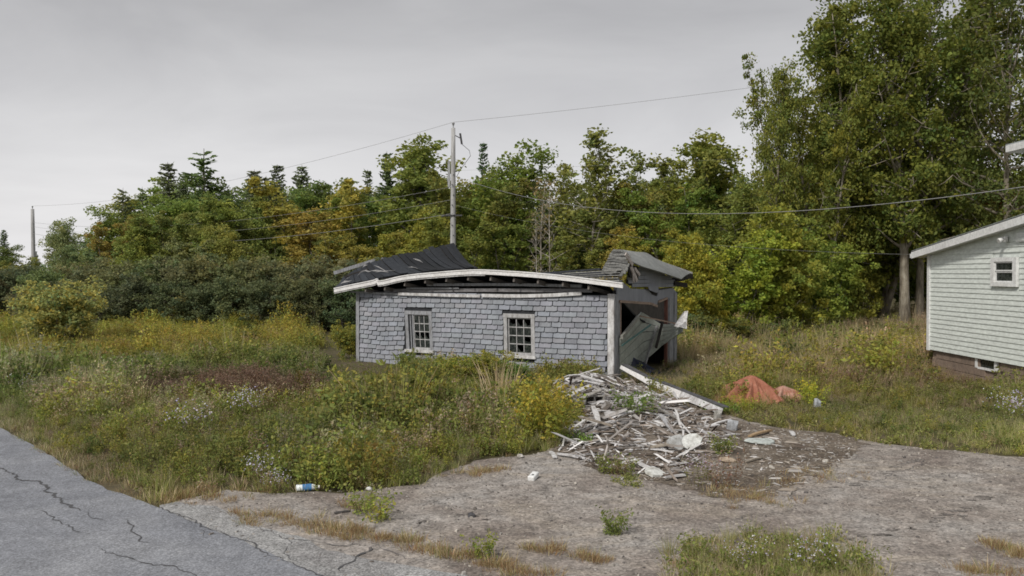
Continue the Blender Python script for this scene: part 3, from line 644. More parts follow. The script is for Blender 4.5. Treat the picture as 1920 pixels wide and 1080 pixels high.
for i in range(11):                       # splayed courses of the torn edge
    a0, b0 = ca[i], cb[i]; a1, b1 = ca[i + 1], cb[i + 1]; mb = MB(); e = Vector((0.06 * rc.uniform(-1, 1), 0, 0.02 * rc.uniform(-1, 1)))
    rows = [[a0.lerp(b0, t) + e * t + Vector((0, 0, 0.02 * math.sin(t * 7 + i))) for t in (0, 0.33, 0.66, 1)], [a1.lerp(b1, t) + e * t * 0.5 + Vector((0, 0.03, 0.02 * math.sin(t * 7 + i) + 0.008)) for t in (0, 0.33, 0.66, 1)]]
    mb.sheet(rows, 0.02); g = rc.uniform(0.5, 1.25); mb.build('roof_course', M['roof_grey'], rp_, color=(g, g, g * 0.98, 1))
for i in range(7):                        # loose shingles over the right end of the eave
    y0, y1 = 515 + i * 3.0, 520 + i * 2.6; xx0 = 1050 + 9 * i + rc.uniform(-8, 12); mb = MB(); yy = -0.12 + 0.05 * i * -1
    mb.beam(Fr(xx0, y0 - 2, 0.35 - 0.1 * i), Fr(1172 - 2 * i + rc.uniform(-4, 4), y1 - (14 - i * 2.4), 0.25 - 0.08 * i), 0.22, 0.02); g = rc.uniform(0.8, 1.5)
    mb.build('roof_course', M['roof_grey'], rp_, color=(g, g, g * 0.97, 1))
for (x0_, y0_, x1_, y1_, w_) in ((1183, 500, 1194, 527, 0.10), (1173, 476, 1186, 497, 0.09), (1190, 503, 1199, 516, 0.07), (1186, 512, 1188, 530, 0.05)):
    mb = MB(); mb.beam(Rt(x0_, y0_, 0.26), Rt(x1_, y1_, 0.30), 0.03, w_); mb.build('splinter', M['old_wood'], rp_, color=(0.62, 0.56, 0.52, 1))
mb = MB(); mb.sheet([[Rt(1176, 495, 0.1), Rt(1196, 500, 0.12)], [Rt(1180, 520, 0.08), Rt(1196, 524, 0.1)]], 0.03); mb.build('torn_sheathing', M['dark_wood'], rp_)
# the overhead door, fallen and folded in its opening
dm = mat_worn('faded_green_door', (0.40, 0.43, 0.39, 1), (0.3, 0.32, 0.29, 1), (0.48, 0.50, 0.46, 1), (1, 1, 1), 2.5, 0.35, 0.7, 0.2)
dt = poly_at([Rt(1162, 634, 0.05), Rt(1203, 584, -0.35), Rt(1236, 606, -0.1), Rt(1282, 612, 0.55)], 25)
db = poly_at([Rt(1162, 712, 0.0), Rt(1196, 688, -0.5), Rt(1238, 651, -0.1), Rt(1279, 622, 0.6)], 25)
NS = 5
doo = None
for i in range(NS):
    t0, t1 = i / NS + 0.008, (i + 1) / NS - 0.008; mb = MB()
    mb.sheet([[a.lerp(b_, t) for a, b_ in zip(dt, db)] for t in (t0, (t0 + t1) / 2, t1)], 0.035)
    if doo is None: doo = mb.build('overhead_door', dm, shed); tag(doo, 'grey-green overhead door fallen and folded across the opening')
    else: mb.build('door_section', dm, doo)
mb = MB(); mb.beam(dt[0] + Vector((0.05, 0, 0.02)), dt[11] + Vector((0.06, 0, 0.03)), 0.06, 0.09); mb.build('door_edge', mat_worn('door_rail', (0.30, 0.30, 0.27, 1), (0.16, 0.16, 0.14, 1)), doo)
mb = MB(); mb.beam(dt[12] + Vector((0.06, 0, 0.02)), dt[24] + Vector((0.06, 0, 0.02)), 0.03, 0.035); mb.build('door_edge', M['raw_wood'], doo)
mb = MB(); mb.beam(Rt(1166, 648, 0.12), Rt(1220, 609, 0.0), 0.02, 0.04); mb.build('door_stripe', mat_worn('teal_paint', (0.10, 0.2, 0.19, 1), (0.07, 0.13, 0.125, 1)), doo)
mb = MB(); mb.beam(Rt(1242, 604, 0.05), Rt(1230, 652, 0.03), 0.05, 0.07); mb.build('door_stile', M['dark_wood'], doo)
mb = MB(); mb.sheet([[Rt(1264, 612, 0.45), Rt(1274, 596, 0.42), Rt(1282, 585, 0.4)], [Rt(1272, 613, 0.6), Rt(1280, 602, 0.55), Rt(1284, 584, 0.5)], [Rt(1287, 617, 0.7), Rt(1288, 600, 0.66), Rt(1290, 583, 0.6)]], 0.02)
mb.build('door_flap', M['peel'], doo)
# rubbish inside the opening: separate things
def blob_sheet(name, mat, loc, sx_, sy_, h, seed, label, cat, n=22, pinch=2.2, fold=0.12, smooth=True, group=None, rz=0.0, boundary=0.06):
    r = np.random.default_rng(seed); u = np.linspace(-1, 1, n); U, V_ = np.meshgrid(u, u); ph = r.uniform(0, 6.28, 8)
    R = np.hypot(U, V_); A = np.arctan2(V_, U)
    edge = 1 + boundary * np.sin(3 * A + ph[0]) + boundary * np.sin(5 * A + ph[1]); k = np.maximum(np.abs(U), np.abs(V_)) / np.maximum(R, 1e-6)
    Xc, Yc = U * k * edge, V_ * k * edge; Rr = np.clip(np.hypot(Xc, Yc), 0, 1.2)
    Zc = np.clip(1 - Rr, 0, 1) ** pinch * 0.40 + 0.60 * np.exp(-(Rr / 0.52) ** 2.2) - 0.012
    Zc = Zc + fold * Rr * np.exp(-((Rr - 0.55) / 0.4) ** 2) * (np.sin(7 * A + ph[2] + 2 * Rr) * 0.6 + np.sin(11 * A + ph[3]) * 0.4 + 0.5 * np.sin(19 * A + ph[4] + 5 * Rr))
    Zc = np.maximum(Zc - Zc.min() * 0, 0.0) * h + 0.01
    idx = np.arange(n * n).reshape(n, n); Qs = np.stack([idx[:-1, :-1], idx[:-1, 1:], idx[1:, 1:], idx[1:, :-1]], -1).reshape(-1, 4)
    me = mesh_np(name, np.stack([Xc * sx_, Yc * sy_, Zc], -1), Qs, mat, smooth=smooth); o = link(name, me, None, loc, (0, 0, rz))
    tag(o, label, cat, group); return o
def SL(x, y, z=0.0): return SH_M @ Vector((x, y, z))
blob_sheet('crumpled_tarp', mat_worn('blue_black_plastic', (0.02, 0.026, 0.05, 1), (0.01, 0.012, 0.02, 1), (0.04, 0.05, 0.09, 1), rough=0.45), SL(-0.5, 1.9, 0.03), 0.9, 0.9, 0.55, 3, 'dark blue crumpled plastic sheet on the floor inside the garage opening', 'tarp', fold=0.3)
mb = MB(); mb.beam((0, 0, 0), (0.25, 0.35, 1.15), 0.09, 0.03); tag(mb.build('leaning_board', M['old_wood'], None, loc=SL(-0.35, 2.7, 0.035), rot=(0, 0, SH_R), color=(0.5, 0.5, 0.52, 1)), 'pale board leaning in the dark beneath the fallen garage door', 'board')

# ------------------------------------------------------------------ the pale house at the right edge
M['siding'] = mat_worn('pale_siding', (0.69, 0.735, 0.70, 1), (0.65, 0.69, 0.66, 1), (0.73, 0.77, 0.735, 1), (0.6, 0.6, 2.0), 2.2, 0.3, 0.55, 0.06)
M['vinyl'] = mat_worn('white_vinyl', (0.78, 0.79, 0.79, 1), (0.70, 0.70, 0.69, 1), (0.84, 0.84, 0.84, 1), (1, 1, 1), 3, 0.2, 0.45, 0.05)
M['foundation'] = mat_worn('foundation', (0.25, 0.19, 0.15, 1), (0.16, 0.125, 0.1, 1), (0.3, 0.24, 0.2, 1), (1, 1, 1), 4)
M['roof_shingle'] = mat_worn('grey_roof', (0.34, 0.37, 0.375, 1), (0.27, 0.3, 0.3, 1), (0.42, 0.44, 0.44, 1), (1, 1, 1), 8)
house = empty('house', (10.6, 21.7, 0)); tag(house, 'pale grey-green clapboard house with white trimmed sloping roof at right edge', 'house')
# local: y runs toward the viewer as negative; the gable end faces -x
HL, HB = -9.7, 0.65
def rake(y): return 3.05 - y * 0.131
mb = MB(); mb.add([(0.02, 0, HB), (0.02, HL, HB), (0.02, HL, rake(HL)), (0.02, 0, rake(0)), (9, 0, HB), (9, HL, HB), (9, HL, rake(HL)), (9, 0, rake(0))], [(0, 3, 2, 1), (4, 5, 6, 7), (0, 4, 7, 3), (1, 2, 6, 5), (0, 1, 5, 4), (3, 7, 6, 2)])
gw = mb.build('gable_wall', M['siding'], house)
WY0, WY1, WZ0, WZ1 = 18.82 - 21.7, 17.86 - 21.7, 2.30, 2.925
z = HB; i = 0; STEP = 0.1135
while z < rake(HL) - 0.03:
    zt = z + STEP - 0.004; ys = -0.09 if z < rake(-0.09) - STEP else (3.05 - (z + STEP * 0.9)) / 0.131
    spans = [(ys, HL)]
    if zt > WZ0 - 0.02 and z < WZ1 + 0.02: spans = [(ys, WY0 + 0.02), (WY1 - 0.02, HL)]
    if len(spans) == 1 and spans[0][0] - HL > 5: jy = HL * 0.2 - ((i * 0.617) % 1.0) * 4.0; spans = [(ys, max(jy, HL + 1) + 0.0015), (max(jy, HL + 1) - 0.0015, HL)] if jy < ys - 0.4 else spans
    for (a, b_) in spans:
        mb = MB()
        sec = [(0.012, z + STEP + 0.003), (0.003, z + STEP * 0.5), (-0.004, z + 0.010), (-0.005, z), (0.012, z)]
        vs = [(x, a, zz_) for x, zz_ in sec] + [(x, b_, zz_) for x, zz_ in sec]
        mb.add(vs, [tuple(range(4, -1, -1)), tuple(range(5, 10))] + [(k, (k + 1) % 5, (k + 1) % 5 + 5, k + 5) for k in range(5)])
        mb.build('siding_board', M['siding'], gw)
    z += STEP; i += 1
mb = MB(); mb.box((-0.035, -0.088, HB - 0.02), (0.018, 0.03, 3.04)); mb.build('corner_board', M['vinyl'], house)
mb = MB(); mb.box((0.1, HL + 0.05, -0.3), (8.9, -0.05, HB - 0.005)); fo = mb.build('foundation', M['foundation'], house)
fz = random.Random(4)
for row in range(4):
    y = -0.1 - (0.2 if row % 2 else 0)
    while y > -6.5:
        if not (-3.05 < y < -2.1 and row >= 2):
            mb = MB(); w = 0.385; mb.box((0.06, y - w, -0.15 + row * 0.2), (0.12, y, -0.15 + row * 0.2 + 0.185)); mb.build('block', M['foundation'], fo)
        y -= 0.4
mb = MB(); mb.box((0.05, -2.98, 0.42), (0.13, -2.88, 0.64)); mb.box((0.05, -2.2, 0.42), (0.13, -2.1, 0.64)); mb.box((0.055, -2.88, 0.40), (0.125, -2.2, 0.45)); bw = mb.build('basement_window', M['vinyl'], house)
mb = MB(); mb.box((0.085, -2.88, 0.45), (0.10, -2.2, 0.64)); mb.build('pane', M['pane'], bw)
mb = MB()
mb.box((-0.055, WY1, WZ0), (0.01, WY1 + 0.13, WZ1)); mb.box((-0.055, WY0 - 0.13, WZ0), (0.01, WY0, WZ1)); mb.box((-0.058, WY1 + 0.13, WZ0), (0.01, WY0 - 0.13, WZ0 + 0.09)); mb.box((-0.058, WY1 + 0.13, WZ1 - 0.09), (0.01, WY0 - 0.13, WZ1))
hw = mb.build('window', M['vinyl'], house); wm = (WZ0 + WZ1) / 2
for (za, zb, xo) in ((WZ0 + 0.092, wm + 0.012, -0.02), (wm + 0.014, WZ1 - 0.092, -0.035)):
    mb = MB(); a, b_ = WY1 + 0.132, WY0 - 0.132
    mb.box((xo, a, za), (xo + 0.03, a + 0.04, zb)); mb.box((xo, b_ - 0.04, za), (xo + 0.03, b_, zb)); mb.box((xo - 0.002, a + 0.04, za), (xo + 0.03, b_ - 0.04, za + 0.03)); mb.box((xo - 0.002, a + 0.04, zb - 0.03), (xo + 0.03, b_ - 0.04, zb)); mb.build('sash', M['vinyl'], hw)
    mb = MB(); mb.box((xo + 0.012, a + 0.04, za + 0.03), (xo + 0.018, b_ - 0.04, zb - 0.03)); mb.build('pane', M['pane'], hw)
# roof slab with white rake and eave trim
def slab(y0, y1, x0, x1, zoff, th):
    mb = MB(); vs = [(x, y, rake(y) + zoff + t) for t in (0, th) for x, y in ((x0, y0), (x1, y0), (x1, y1), (x0, y1))]
    mb.add(vs, [(0, 3, 2, 1), (4, 5, 6, 7), (0, 1, 5, 4), (1, 2, 6, 5), (2, 3, 7, 6), (3, 0, 4, 7)]); return mb
hr = slab(0.45, HL - 0.3, -0.20, 9.2, 0.12, 0.03).build('roof', M['roof_shingle'], house)
slab(0.45, HL - 0.3, -0.245, -0.201, -0.03, 0.165).build('rake_fascia', M['vinyl'], hr)
slab(0.41, HL - 0.3, -0.198, 0.02, -0.012, 0.012).build('soffit', M['vinyl'], hr)
mb = MB(); mb.box((-0.24, 0.452, 2.98), (9.2, 0.53, 3.09)); mb.build('gutter', M['vinyl'], hr)
# raised roofing courses along the rake edge
for k in range(40):
    y = 0.42 - k * 0.25
    if y < HL: break
    slab(y, y - 0.235, -0.255, 0.6, 0.153 + 0.003 * (k % 2), 0.012).build('roof_course', M['roof_shingle'], hr)
mb = MB(); mb.box((-0.10, -3.50, 3.26), (-0.03, -3.38, 3.37)); mb.tube([(-0.10, -3.44, 3.32), (-0.2, -3.44, 3.27)], [0.035, 0.06], 10); mb.build('wall_lamp', M['vinyl'], house)
mb = MB(); mb.box((-0.05, -4.2, 3.24), (0.0, -3.82, 3.42)); vt = mb.build('vent', M['vinyl'], house)
for k in range(4):
    mb = MB(); mb.box((-0.062, -4.17, 3.262 + k * 0.038), (-0.051, -3.85, 3.28 + k * 0.038)); mb.build('slat', M['siding'], vt)
# taller front part of the house: only its eave reaches the picture
tall = empty('house', (11.1, 17.4, 0)); tag(tall, 'white eave corner of a taller house reaching in at the right edge', 'house')
mb = MB(); mb.box((0.0, -8, -0.2), (9, 0.0, 5.1)); mb.build('wall', M['siding'], tall)
mb = MB(); mb.box((-0.72, -8.6, 5.2), (9.6, 0.6, 5.29)); rt_ = mb.build('roof', M['roof_shingle'], tall)
mb = MB(); mb.box((-0.70, -8.55, 5.101), (9.5, 0.55, 5.198)); mb.build('soffit', M['vinyl'], rt_)
mb = MB(); mb.box((-0.74, -8.55, 5.12), (-0.701, 0.56, 5.26)); mb.build('fascia', M['vinyl'], rt_)

# ------------------------------------------------------------------ utility poles and wires
M['pole'] = mat_worn('grey_pole', (0.42, 0.42, 0.42, 1), (0.25, 0.245, 0.24, 1), (0.56, 0.56, 0.56, 1), (6, 6, 0.35), 5, 0.5, 0.9, 0.5)
M['iron'] = mat_worn('dark_iron', (0.08, 0.08, 0.085, 1), (0.04, 0.04, 0.045, 1))
M['zinc'] = mat_worn('zinc', (0.38, 0.39, 0.4, 1), (0.25, 0.25, 0.26, 1))
def pole(loc, h, r0, r1, label, lean=0.0, gear=True):
    p = empty('utility_pole', loc); tag(p, label, 'utility pole')
    mb = MB(); mb.tube([(lean * t, 0, t * h - 0.3 * (1 - t)) for t in (0, 0.3, 0.6, 0.85, 1)], [r0 + (r1 - r0) * t for t in (0, 0.3, 0.6, 0.85, 1)], 12); mb.build('mast', M['pole'], p, True)
    x = lean
    mb = MB(); mb.tube([(x, 0, h - 0.02), (x, 0, h + 0.1), (x, 0, h + 0.22), (x, 0, h + 0.27)], [0.03, 0.03, 0.075, 0.03], 8); mb.build('insulator', M['zinc'], p)
    if gear:
        mb = MB(); mb.tube([(x + 0.10, 0, h - 0.35), (x + 0.34, 0, h - 0.48)], 0.022, 6); mb.tube([(x + 0.32, 0, h - 0.25), (x + 0.40, 0, h - 0.75)], 0.05, 8); mb.build('fuse_cutout', M['iron'], p)
        mb = MB(); mb.tube([(x + 0.4, 0, h - 0.75), (x + 0.75, 0, h - 1.05), (x + 0.8, 0, h - 1.3), (x + 0.3, 0, h - 2.0), (x + 0.14, 0, h - 2.3)], 0.012, 5); mb.build('jumper_wire', M['iron'], p)
        mb = MB(); mb.box((x - 0.26, -0.05, h - 2.75), (x - 0.15, 0.09, h - 1.55)); mb.build('conduit', M['zinc'], p)
        mb = MB(); mb.box((x - 0.42, -0.15, h - 4.12), (x + 0.42, -0.11, h - 4.05)); mb.tube([(x - 0.40, -0.13, h - 4.1), (x - 0.55, -0.13, h - 4.15)], 0.04, 6); mb.build('bracket', M['iron'], p)
        for k in range(7):
            mb = MB(); zz_ = h - 2.2 - k * 0.47; s = -1 if k % 2 else 1; mb.tube([(x * zz_ / h, -0.08, zz_), (x * zz_ / h + s * 0.05, -0.2, zz_ + 0.01)], 0.022, 6); mb.build('step_bolt', M['iron'], p)
    return p
P1 = D(849, 511, 40.0); P2 = D(64, 511, 73.0)
P1H = D(850, 240, 40.0).z; P2H = D(62, 392, 73.0).z
pole((P1.x, 40, 0), P1H, 0.16, 0.095, 'tall grey wooden utility pole behind the shed roof', 0.03)
pole((P2.x, 73, 0), P2H, 0.20, 0.14, 'lone wooden utility pole at the far left of the treeline', -0.09, False)
pole((34.5, 7.5, 0), 9.6, 0.16, 0.10, 'utility pole further along the line')  if False else None
NXT = Vector((30.0, 41.0, 14.4)); PRV = Vector((P2.x - 38, 73 + 33, 8.5))
wn_ = 0
M['wire'] = mat_worn('wire', (0.3, 0.3, 0.3, 1), (0.22, 0.22, 0.22, 1))
def wire(a, b_, sag, r, label, n=28):
    a, b_ = Vector(a), Vector(b_); pts = [a.lerp(b_, k / n) - Vector((0, 0, sag * 4 * (k / n) * (1 - k / n))) for k in range(n + 1)]
    mb = MB(); mb.tube(pts, r * 0.5, 4); o = mb.build('overhead_wire', M['wire'])
    tag(o, label, 'wire'); return o
T1 = Vector((P1.x + 0.03, 40, P1H + 0.27)); T2 = Vector((P2.x - 0.09, 73, P2H + 0.27))
wire(T1, T2, 0.9, 0.014, 'topmost thin wire running left from the pole behind the shed')
wire(T1, NXT, 0.35, 0.014, 'topmost thin wire running right from the pole to the tall trees')
for k, (z1, z2, sg) in enumerate(((P1H - 2.75, P2H - 1.15, 1.0), (P1H - 3.35, P2H - 1.5, 1.1), (P1H - 4.0, P2H - 2.1, 1.1))):
    wire((P1.x, 39.87, z1), (P2.x, 72.85, z2), sg, 0.016 + 0.006 * (k == 2), ['upper', 'middle', 'lowest and thickest'][k] + ' of three cables crossing the trees left of the pole')
wire((P1.x, 39.87, P1H - 2.0), (30.0, 41.3, 9.6), 0.3, 0.007, 'thin wire right of the pole against the treetops, below the topmost one')
HE = D(1905, 330, 18.0)
wire((P1.x + 0.1, 39.9, P1H - 2.25), (11.15, 17.2, 4.45), 1.15, 0.018, 'thick sagging service cable from the pole to the house', 40)
wire((P1.x + 0.1, 39.9, P1H - 3.6), (11.0, 21.9, 3.05), 0.5, 0.006, 'low thin cable falling from the pole toward the right')

# ------------------------------------------------------------------ vegetation builders
def nrm(v): return v / np.maximum(np.linalg.norm(v, axis=-1, keepdims=True), 1e-9)
def leaf_quads(C, length, width, r, up=0.5, dirs=None, spread=1.0):
    n = len(C); nr_ = nrm(r.normal(0, 1, (n, 3)) * spread + np.array([0, 0, up]))
    a = r.normal(0, 1, (n, 3)) if dirs is None else dirs + r.normal(0, 0.35, (n, 3))
    a = nrm(a - nr_ * (a * nr_).sum(1, keepdims=True)); b_ = np.cross(nr_, a)
    L_ = (length * np.exp(r.normal(0, 0.25, n)))[:, None]; W_ = (width * np.exp(r.normal(0, 0.25, n)))[:, None]
    V = np.stack([C - a * L_ * 0.5, C + b_ * W_ * 0.5 + a * L_ * 0.05 - nr_ * W_ * 0.12, C + a * L_ * 0.5 - nr_ * L_ * 0.08, C - b_ * W_ * 0.5 + a * L_ * 0.05 - nr_ * W_ * 0.12], 1)
    return V.reshape(-1, 3), np.arange(n * 4).reshape(-1, 4)
def limb(r, p0, d0, length, n, bend, jitter):
    P = [np.array(p0, float)]; d = np.array(d0, float); d /= np.linalg.norm(d)
    for _ in range(n):
        d = d + np.array(bend) / n + r.normal(0, jitter, 3); d /= np.linalg.norm(d); P.append(P[-1] + d * length / n)
    return np.array(P)
def gen_tree(seed, H, Wd, base, nlimb, ncl, nleaf, leaf, clr, trunk_r, prof, up=(0, 0, 0.5), elev=(0.2, 0.9), hue=0.11, bare=0.0, multi=1, leafw=0.72, droop=0.0, skirt=False):
    r = np.random.default_rng(seed); mb = MB(); CL = []; CS = []
    for t_ in range(multi):
        off = np.array([0, 0, 0]) if multi == 1 else np.array([math.cos(t_ * 2.4 + seed), math.sin(t_ * 2.4 + seed), 0]) * (0.12 if not skirt else 0.25)
        d0 = np.array([0, 0, 1.0]) + (0 if multi == 1 else nrm(off) * r.uniform(0.12, 0.4)) + r.normal(0, 0.03, 3)
        T = limb(r, off, d0, H * 0.95 * (1 if t_ == 0 else r.uniform(0.7, 0.95)), 9, (0, 0, 0.12), 0.035)
        T[0][2] -= 0.25; rad = trunk_r * (1 if multi == 1 else 0.7) * (1 - np.linspace(0, 1, 10) * 0.9); rad[0] *= 1.35
        mb.tube([tuple(p) for p in T], list(rad), 7)
        k_ = max(3, nlimb // multi)
        for f in np.linspace(0.74, 1.0, 9):
            q = f * 9; j = min(int(q), 8); p0 = T[j] + (T[j + 1] - T[j]) * (q - j)
            if r.uniform() > bare: CL.append(p0 + r.normal(0, 0.35, 3) * clr); CS.append(clr * r.uniform(0.45, 0.85) * (1.25 - 0.6 * (f - 0.74) / 0.26))
        for i in range(k_):
            f = base + (0.97 - base) * ((i + r.uniform(0, 1)) / k_); q = f * 9; j = min(int(q), 8); p0 = T[j] + (T[j + 1] - T[j]) * (q - j)
            h = (f - base) / (1 - base); L_ = Wd * prof(h) * r.uniform(0.65, 1.12); az = i * 2.39996 + t_ * 1.1 + r.normal(0, 0.3); el = elev[0] + (elev[1] - elev[0]) * h + r.normal(0, 0.12)
            d = np.array([math.cos(az) * math.cos(el), math.sin(az) * math.cos(el), math.sin(el)])
            P = limb(r, p0, d, L_, 5, (0, 0, up[2] - droop), 0.10); rr_ = trunk_r * 0.42 * (1 - 0.6 * h) * min(1, L_ / max(Wd, 0.1) + 0.3)
            mb.tube([tuple(p) for p in P], list(rr_ * (1 - np.linspace(0, 1, 6) * 0.85)), 5, False)
            nc_ = max(2, int(round(ncl * L_ / Wd)))
            for c in range(nc_):
                s = 0.28 + 0.75 * (c + r.uniform(0, 1)) / nc_; q = min(s, 0.999) * 5; j = min(int(q), 4); pc = P[j] + (P[j + 1] - P[j]) * (q - j)
                tip = pc + r.normal(0, 1, 3) * clr * np.array([0.9, 0.9, 0.7]) + np.array([0, 0, 0.1 * clr])
                if r.uniform() < 0.75: mb.tube([tuple(pc), tuple((pc + tip) / 2 + r.normal(0, 0.05, 3)), tuple(tip)], [rr_ * 0.3 + 0.006, rr_ * 0.2 + 0.005, 0.004], 3, False)
                if r.uniform() > bare: CL.append(tip); CS.append(clr * r.uniform(0.6, 1.2))
    tr = mb.mesh('trunk', M['bark'], True)
    if not CL: return tr, None
    CL = np.array(CL); CS = np.array(CS); m_ = len(CL)
    ci = np.repeat(np.arange(m_), nleaf); N_ = len(ci)
    off = nrm(r.normal(0, 1, (N_, 3))) * (r.uniform(0, 1, (N_, 1)) ** 0.5) * np.array([1.05, 1.05, 0.75])
    C = CL[ci] + off * CS[ci][:, None]; V, Qd = leaf_quads(C, leaf, leaf * leafw, r, 0.7)
    cl_t = r.normal(0, 1, m_); t = 0.6 * cl_t[ci] + 0.7 * r.normal(0, 1, N_)
    col = np.stack([1 + hue * 1.2 * t, 1 + hue * 0.45 * t, 1 - hue * 0.4 * t], 1) * np.exp(r.normal(0, 0.14, (N_, 1)))
    return tr, mesh_np('crown', V, Qd, M['leaf'], np.clip(col, 0.2, 2.2))
def gen_spruce(seed, H, Wd, base=0.08, gap=0.2, thin=0.0):
    r = np.random.default_rng(seed); mb = MB(); mb.tube([(0, 0, -0.2), (r.normal(0, .05), 0, H * .5), (0, 0, H)], [H * 0.013, H * 0.008, 0.01], 6); C = []; Dd = []
    z = H * base
    while z < H * 0.985:
        h = (z / H - base) / (1 - base); L_ = Wd * (1 - h) ** 0.85 * r.uniform(0.5, 1.15) + 0.12; nb = int(r.integers(3, 6)); a0 = r.uniform(0, 6.28)
        for k in range(nb):
            if r.uniform() < thin: continue
            az = a0 + k * 6.283 / nb + r.normal(0, 0.2); Lb = L_ * r.uniform(0.6, 1.15); el = 0.5 * h - 0.15 + r.normal(0, 0.22)
            d = np.array([math.cos(az) * math.cos(el), math.sin(az) * math.cos(el), math.sin(el)])
            P = limb(r, (0, 0, z), d, Lb, 4, (0, 0, 0.25), 0.06); mb.tube([tuple(p) for p in P], [0.022, 0.018, 0.014, 0.01, 0.004], 3, False)
            nt = max(3, int(Lb / 0.10))
            for s in np.linspace(0.15, 1.03, nt):
                q = min(s, 0.999) * 4; j = min(int(q), 3); pc = P[j] + (P[j + 1] - P[j]) * (q - j)
                for _ in range(3):
                    side = nrm(np.cross(d, [0, 0, 1]))*r.choice([-1, 1]); dd = d * 0.8 + side * r.uniform(0.1, 1.0) + np.array([0, 0, r.uniform(-0.35, 0.15)])
                    C.append(pc + dd * 0.14 * r.uniform(0.3, 1.1)); Dd.append(dd)
        z += gap * r.uniform(0.7, 1.2)
    C = np.array(C); V, Qd = leaf_quads(C, 0.30, 0.12, r, 0.5, nrm(np.array(Dd)), 0.6)
    col = np.ones((len(C), 3)) * np.exp(r.normal(0, 0.22, (len(C), 1)))
    return mb.mesh('trunk', M['bark'], True), mesh_np('crown', V, Qd, M['leaf'], col)
ov = lambda h: (0.55 + 0.9 * h) * (1 - h) ** 0.7 * 1.2 + 0.07
wide = lambda h: math.sqrt(max(0.02, 1 - (1.7 * h - 0.62) ** 2)) if h < 0.95 else 0.25
col_ = lambda h: 0.55 * (1 - h * 0.55) + 0.1
PRO = {}
PRO['dec1'] = (gen_tree(101, 10, 2.6, 0.16, 26, 10, 84, 0.19, 0.68, 0.12, ov), 10)
PRO['dec2'] = (gen_tree(102, 10, 2.2, 0.10, 28, 9, 80, 0.18, 0.62, 0.11, ov, elev=(0.3, 1.1)), 10)
PRO['dec3'] = (gen_tree(103, 10, 3.1, 0.14, 26, 10, 84, 0.19, 0.72, 0.13, wide, multi=2), 10)
PRO['dec4'] = (gen_tree(119, 10, 1.7, 0.10, 44, 6, 62, 0.17, 0.46, 0.10, ov, elev=(0.55, 1.3), multi=4, hue=0.12), 10)
PRO['dec5'] = (gen_tree(120, 10, 1.6, 0.10, 40, 6, 60, 0.17, 0.44, 0.10, ov, elev=(0.7, 1.35), multi=3, hue=0.12), 10)
PRO['aspen'] = (gen_tree(104, 11, 2.3, 0.30, 26, 8, 26, 0.20, 0.5, 0.10, ov, elev=(0.5, 1.2), bare=0.12), 11)
PRO['sparse'] = (gen_tree(105, 10, 2.0, 0.25, 22, 7, 12, 0.18, 0.45, 0.08, ov, elev=(0.4, 1.1), bare=0.4), 10)
PRO['dead'] = (gen_tree(106, 9, 1.6, 0.25, 22, 6, 1, 0.15, 0.45, 0.09, ov, elev=(0.3, 0.9), bare=1.0), 9)
PRO['spruce1'] = (gen_spruce(107, 11, 1.9), 11)
PRO['spruce2'] = (gen_spruce(108, 11, 1.5, 0.1, 0.22, 0.15), 11)
PRO['larch'] = (gen_spruce(109, 11, 2.6, 0.1, 0.3, 0.35), 11)
PRO['big1'] = (gen_tree(110, 18, 2.7, 0.12, 66, 9, 62, 0.19, 0.66, 0.25, ov, elev=(0.3, 1.2), hue=0.14, multi=4), 18)
PRO['big2'] = (gen_tree(111, 18, 3.4, 0.22, 44, 12, 62, 0.19, 0.70, 0.27, ov, elev=(0.3, 1.2), hue=0.14), 18)
PRO['big3'] = (gen_tree(112, 18, 4.4, 0.24, 38, 11, 42, 0.20, 0.8, 0.25, wide, elev=(0.1, 1.0), hue=0.12, bare=0.12), 18)
PRO['maple'] = (gen_tree(113, 7, 2.3, 0.04, 34, 10, 62, 0.19, 0.52, 0.08, wide, elev=(0.0, 1.1), multi=2, hue=0.12), 7)
PRO['maple2'] = (gen_tree(114, 7, 2.0, 0.03, 30, 10, 60, 0.19, 0.5, 0.08, ov, elev=(0.0, 1.1), multi=3, hue=0.12), 7)
PRO['shrub1'] = (gen_tree(115, 3.2, 1.5, 0.08, 40, 8, 40, 0.12, 0.34, 0.035, wide, elev=(0.2, 1.2), multi=6, skirt=True, hue=0.1), 3.2)
PRO['shrub2'] = (gen_tree(116, 3.2, 1.7, 0.05, 42, 8, 34, 0.12, 0.36, 0.035, wide, elev=(0.1, 1.1), multi=7, skirt=True, hue=0.1, bare=0.1), 3.2)
PRO['bush'] = (gen_tree(117, 2.0, 1.25, 0.06, 44, 8, 34, 0.095, 0.24, 0.022, wide, elev=(0.2, 1.15), multi=7, skirt=True, hue=0.2), 2.0)
PRO['brush'] = (gen_tree(118, 1.2, 0.8, 0.06, 30, 6, 26, 0.075, 0.18, 0.012, wide, elev=(0.3, 1.2), multi=6, skirt=True, hue=0.2), 1.2)
def c_(r, g, b_): return (r, g, b_, 1)
GRN, OLV, YEL, ORG, DRK, GRY, SPR = c_(0.086, 0.112, 0.031), c_(0.108, 0.121, 0.034), c_(0.140, 0.134, 0.036), c_(0.135, 0.112, 0.038), c_(0.066, 0.082, 0.03), c_(0.11, 0.120, 0.058), c_(0.068, 0.086, 0.048)
ALD, RED = c_(0.066, 0.080, 0.042), c_(0.17, 0.085, 0.04)
tr_ = random.Random(77); FOL = (2.65, 2.62, 2.3)
